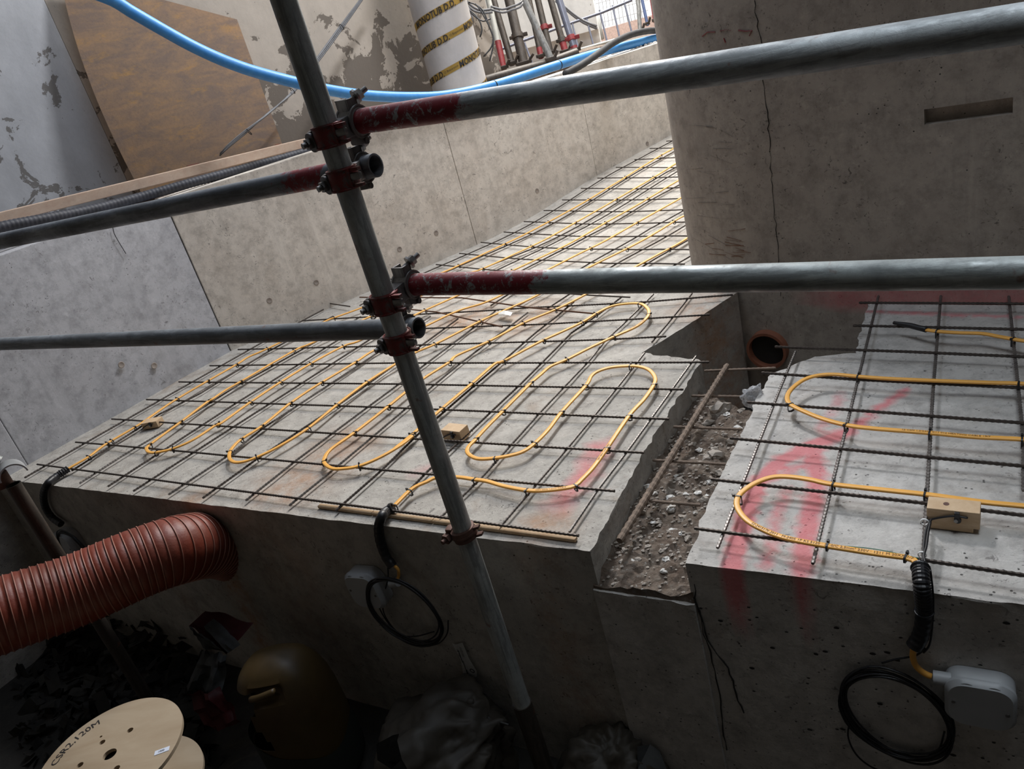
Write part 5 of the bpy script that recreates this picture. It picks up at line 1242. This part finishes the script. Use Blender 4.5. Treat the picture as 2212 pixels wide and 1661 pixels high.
for f in bm.faces:
    c = f.calc_center_median() - jc; x, y, z_ = c.dot(toL)/RW, c.dot(toV)/RD, c.z/HJ
    if x > .42 + .1*math.sin(z_*21) and y > -.3 and .38 < z_ < .86: rm.append(f)
bmesh.ops.delete(bm, geom=rm, context='FACES')
for v in bm.verts:   # handle hollow on top
    c = v.co - jc; x, y, z_ = c.dot(toL)/RW, c.dot(toV)/RD, c.z/HJ
    d2 = ((x-.05)/.42)**2 + ((z_-.86)/.06)**2
    if d2 < 1 and y > 0: v.co -= (toV*.05 + UP*.02)*(1-d2)
bmesh.ops.solidify(bm, geom=bm.faces[:], thickness=.003)
body = obj('can_body', bm, M['jcan'], t, True, True)
bm = bmesh.new(); c = jc + UP*HJ*.86 + toV*RD*.80; sweep(bm, catmull([c + toL*.055, c + toL*.02 + toV*.012 + UP*.012, c - toL*.035 + UP*.02 + toV*.006], .008), .011, 10); obj('grip_bar', bm, M['jcan'], t, True)
bm = bmesh.new(); R2 = []
for h, k in ((.0, .82), (.03, .975), (.10, 1.015), (.47, 1.015)):
    L = []
    for j in range(44):
        a = 2*math.pi*j/44; ca, sa = math.cos(a), math.sin(a); x = math.copysign(abs(ca)**.72, ca)*RW*k; y = math.copysign(abs(sa)**.72, sa)*RD*k
        hh = h if h < .4 else .40 + .05*math.sin(a*2 + 1) + .08*ca
        L.append(bm.verts.new(jc + toL*x + toV*y + UP*hh*HJ))
    R2.append(L)
for A, B in zip(R2, R2[1:]):
    for j in range(44): bm.faces.new((A[j], A[(j+1) % 44], B[(j+1) % 44], B[j]))
obj('dark_lower_half', bm, plain('greenish_dark', (.035, .04, .034), .6, sc=8), t, True)  # darker greenish skin round the lower half of the can

def cloth(c, ex, ey, ez, seed, mat, name, label=None, cat=None, parent=None, fold=9, amp=.30, sub=5, pleat=None, flat=None):
    bm = bmesh.new(); q = bmesh.ops.create_icosphere(bm, subdivisions=sub, radius=1.0)
    for v in bm.verts:
        p = v.co.copy(); n1 = noise.noise(p*1.7 + Vector((seed, 0, 0))); rd = abs(noise.noise(p*3.1 + Vector((0, seed, 0)))); rg = abs(noise.noise(p*6.5 + Vector((0, 0, seed))))
        k = 1 + amp*n1 - amp*.55*rd - amp*.3*rg
        if pleat is not None:
            d = (p - pleat).length; a_ = math.atan2(p.dot(pleat.cross(Vector((0, 0, 1)) if abs(pleat.z) < .9 else Vector((1, 0, 0))).normalized()), p.dot(pleat.cross(pleat.cross(Vector((0, 0, 1)) if abs(pleat.z) < .9 else Vector((1, 0, 0)))).normalized()))
            w = max(0, 1 - d/1.3); k *= 1 + w*.10*math.sin(a_*fold + seed) - w*.04
            if d < .22: k *= 1.0 + (.22-d)*1.1
        v.co = c + ex*p.x*k + ey*p.y*k + ez*p.z*k
        if v.co.z < -.9: v.co.z = -.9 + (v.co.z + .9)*.02
    o = obj(name, bm, mat, parent, True)
    if parent is None: tag(o, label, cat)
    return o
cb = dep(950, 1622, 2.32)
t = thing('rubble_bag', Vector((cb.x, cb.y, -.9)), 'large torn beige sack knotted shut, left of the upright tube foot', 'bag')
k_ = dep(1035, 1538, 2.28); pl_ = (k_ - cb).normalized()
cloth(cb - UP*.03, Vector((.235, -.06, 0)), Vector((.08, .20, 0)), Vector((0, 0, .21)), 3, M['bag'], 'sack', parent=t, pleat=pl_, fold=13, amp=.28)
bm = bmesh.new(); sweep(bm, catmull([k_ - UP*.04, k_, k_ + UP*.025 + FU*-.01, k_ + UP*.045 - FU*.03], .006), .014, 10, rad=lambda i: 1 + .3*math.sin(i*1.7)); obj('knot', bm, M['bag'], t, True)
bm = bmesh.new(); sweep(bm, catmull([k_, dep(1060, 1553, 2.25), dep(1098, 1565, 2.2)], .01), .0028, 6); obj('string', bm, M['bagwhite'], t, True)
bm = bmesh.new(); c = dep(835, 1632, 2.16); a = [(813, 1607), (848, 1588), (862, 1585), (858, 1600), (868, 1640), (880, 1661), (845, 1661), (815, 1642)]
bm.faces.new([bm.verts.new(dep(x, y, 2.115)) for x, y in a]); bmesh.ops.solidify(bm, geom=bm.faces[:], thickness=.004); obj('torn_hole_shade', bm, M['dark'], t)  # flat dark sheet painted for the shade inside the tear
cb2 = dep(1318, 1652, 2.2)
t = thing('rubble_bag', Vector((cb2.x, cb2.y, -.9)), 'smaller beige sack gathered at the top, right of the upright tube foot', 'bag')
cloth(cb2 - UP*.05, Vector((.165, -.04, 0)), Vector((.06, .15, 0)), Vector((0, 0, .175)), 8, M['bag'], 'sack', parent=t, pleat=(dep(1335, 1600, 2.1) - cb2).normalized(), fold=15, amp=.25)
bm = bmesh.new(); c = dep(1392, 1640, 2.10); bm.faces.new([bm.verts.new(dep(x, y, 2.10 + k)) for x, y, k in ((1376, 1612, 0), (1404, 1608, .02), (1425, 1622, .04), (1440, 1661, .03), (1378, 1661, 0))]); bmesh.ops.solidify(bm, geom=bm.faces[:], thickness=.002); obj('folded_flap', bm, M['bagwhite'], t)
# red and white packaging by the can
c = dep(478, 1372, 2.75); c.z = max(c.z, -.88)
t = thing('red_packaging', Vector((c.x, c.y, -.9)), 'crumpled red and white packaging sack behind the yellow can', 'packaging')
def patch(pl_, d0, mat, name, nn=8, amp=.02, seed=0):
    a, b, c_, d_ = [dep(*q) for q in pl_]; bm = bmesh.new()
    g_ = [[bm.verts.new(a.lerp(b, i/nn).lerp(d_.lerp(c_, i/nn), j/nn) + Vector((0, -1, .3))*noise.noise(Vector((i*.45, j*.45, seed)))*amp) for j in range(nn+1)] for i in range(nn+1)]
    for i in range(nn):
        for j in range(nn): bm.faces.new((g_[i][j], g_[i+1][j], g_[i+1][j+1], g_[i][j+1]))
    bmesh.ops.solidify(bm, geom=bm.faces[:], thickness=.003); return obj(name, bm, mat, t, True, True)
patch(((408, 1352, 2.7), (445, 1318, 2.78), (548, 1345, 2.72), (490, 1412, 2.66)), 0, M['bagred'], 'red_face', seed=2)
patch(((440, 1353, 2.68), (462, 1335, 2.70), (520, 1392, 2.62), (492, 1412, 2.62)), 0, M['bagwhite'], 'white_stripe', amp=.01, seed=3)
patch(((408, 1352, 2.69), (448, 1380, 2.66), (492, 1413, 2.65), (440, 1398, 2.70)), 0, M['bagwhite'], 'white_edge', seed=4)
patch(((440, 1402, 2.66), (488, 1418, 2.62), (478, 1495, 2.60), (405, 1480, 2.68)), 0, M['bagwhite'], 'crumpled_liner', amp=.05, seed=5)
patch(((400, 1500, 2.62), (470, 1490, 2.58), (520, 1560, 2.56), (458, 1582, 2.60)), 0, M['bagred'], 'red_base', amp=.04, seed=6)
# rubbish heap
bm = bmesh.new(); rnd = random.Random(9)
for k in range(420):
    px = rnd.uniform(40, 470); py = rnd.uniform(1370, 1650); p = on_z(px, py, -.9); hgt = .02 + .16*max(0, 1 - ((px-300)/230)**2)*max(0, 1 - ((py-1460)/170)**2)
    p.z += hgt*rnd.random(); s_ = rnd.uniform(.012, .05); q = bmesh.ops.create_grid(bm, x_segments=2, y_segments=2, size=s_)
    mt = Matrix.Rotation(rnd.uniform(0, 6.3), 4, Vector((rnd.gauss(0, 1), rnd.gauss(0, 1), rnd.gauss(0, 1))).normalized())
    for v in q['verts']: co = v.co.copy(); co.z += noise.noise(co*40 + Vector((k, 0, 0)))*.02; co.y *= .6; v.co = (mt @ co) + p
tag(obj('rubbish_heap', bm, M['rubbish']), 'dark heap of torn paper and building scraps on the pit floor, left', 'rubbish', kind='stuff')

# origins of one-mesh things to their own base
for o in list(C.objects):
    if o.type == 'MESH' and o.parent is None and not o.children and o.get('kind') != 'structure':
        v = [q.co for q in o.data.vertices]
        if not v: continue
        c = Vector(((min(q.x for q in v) + max(q.x for q in v))/2, (min(q.y for q in v) + max(q.y for q in v))/2, min(q.z for q in v)))
        o.data.transform(Matrix.Translation(-c)); o.location = c
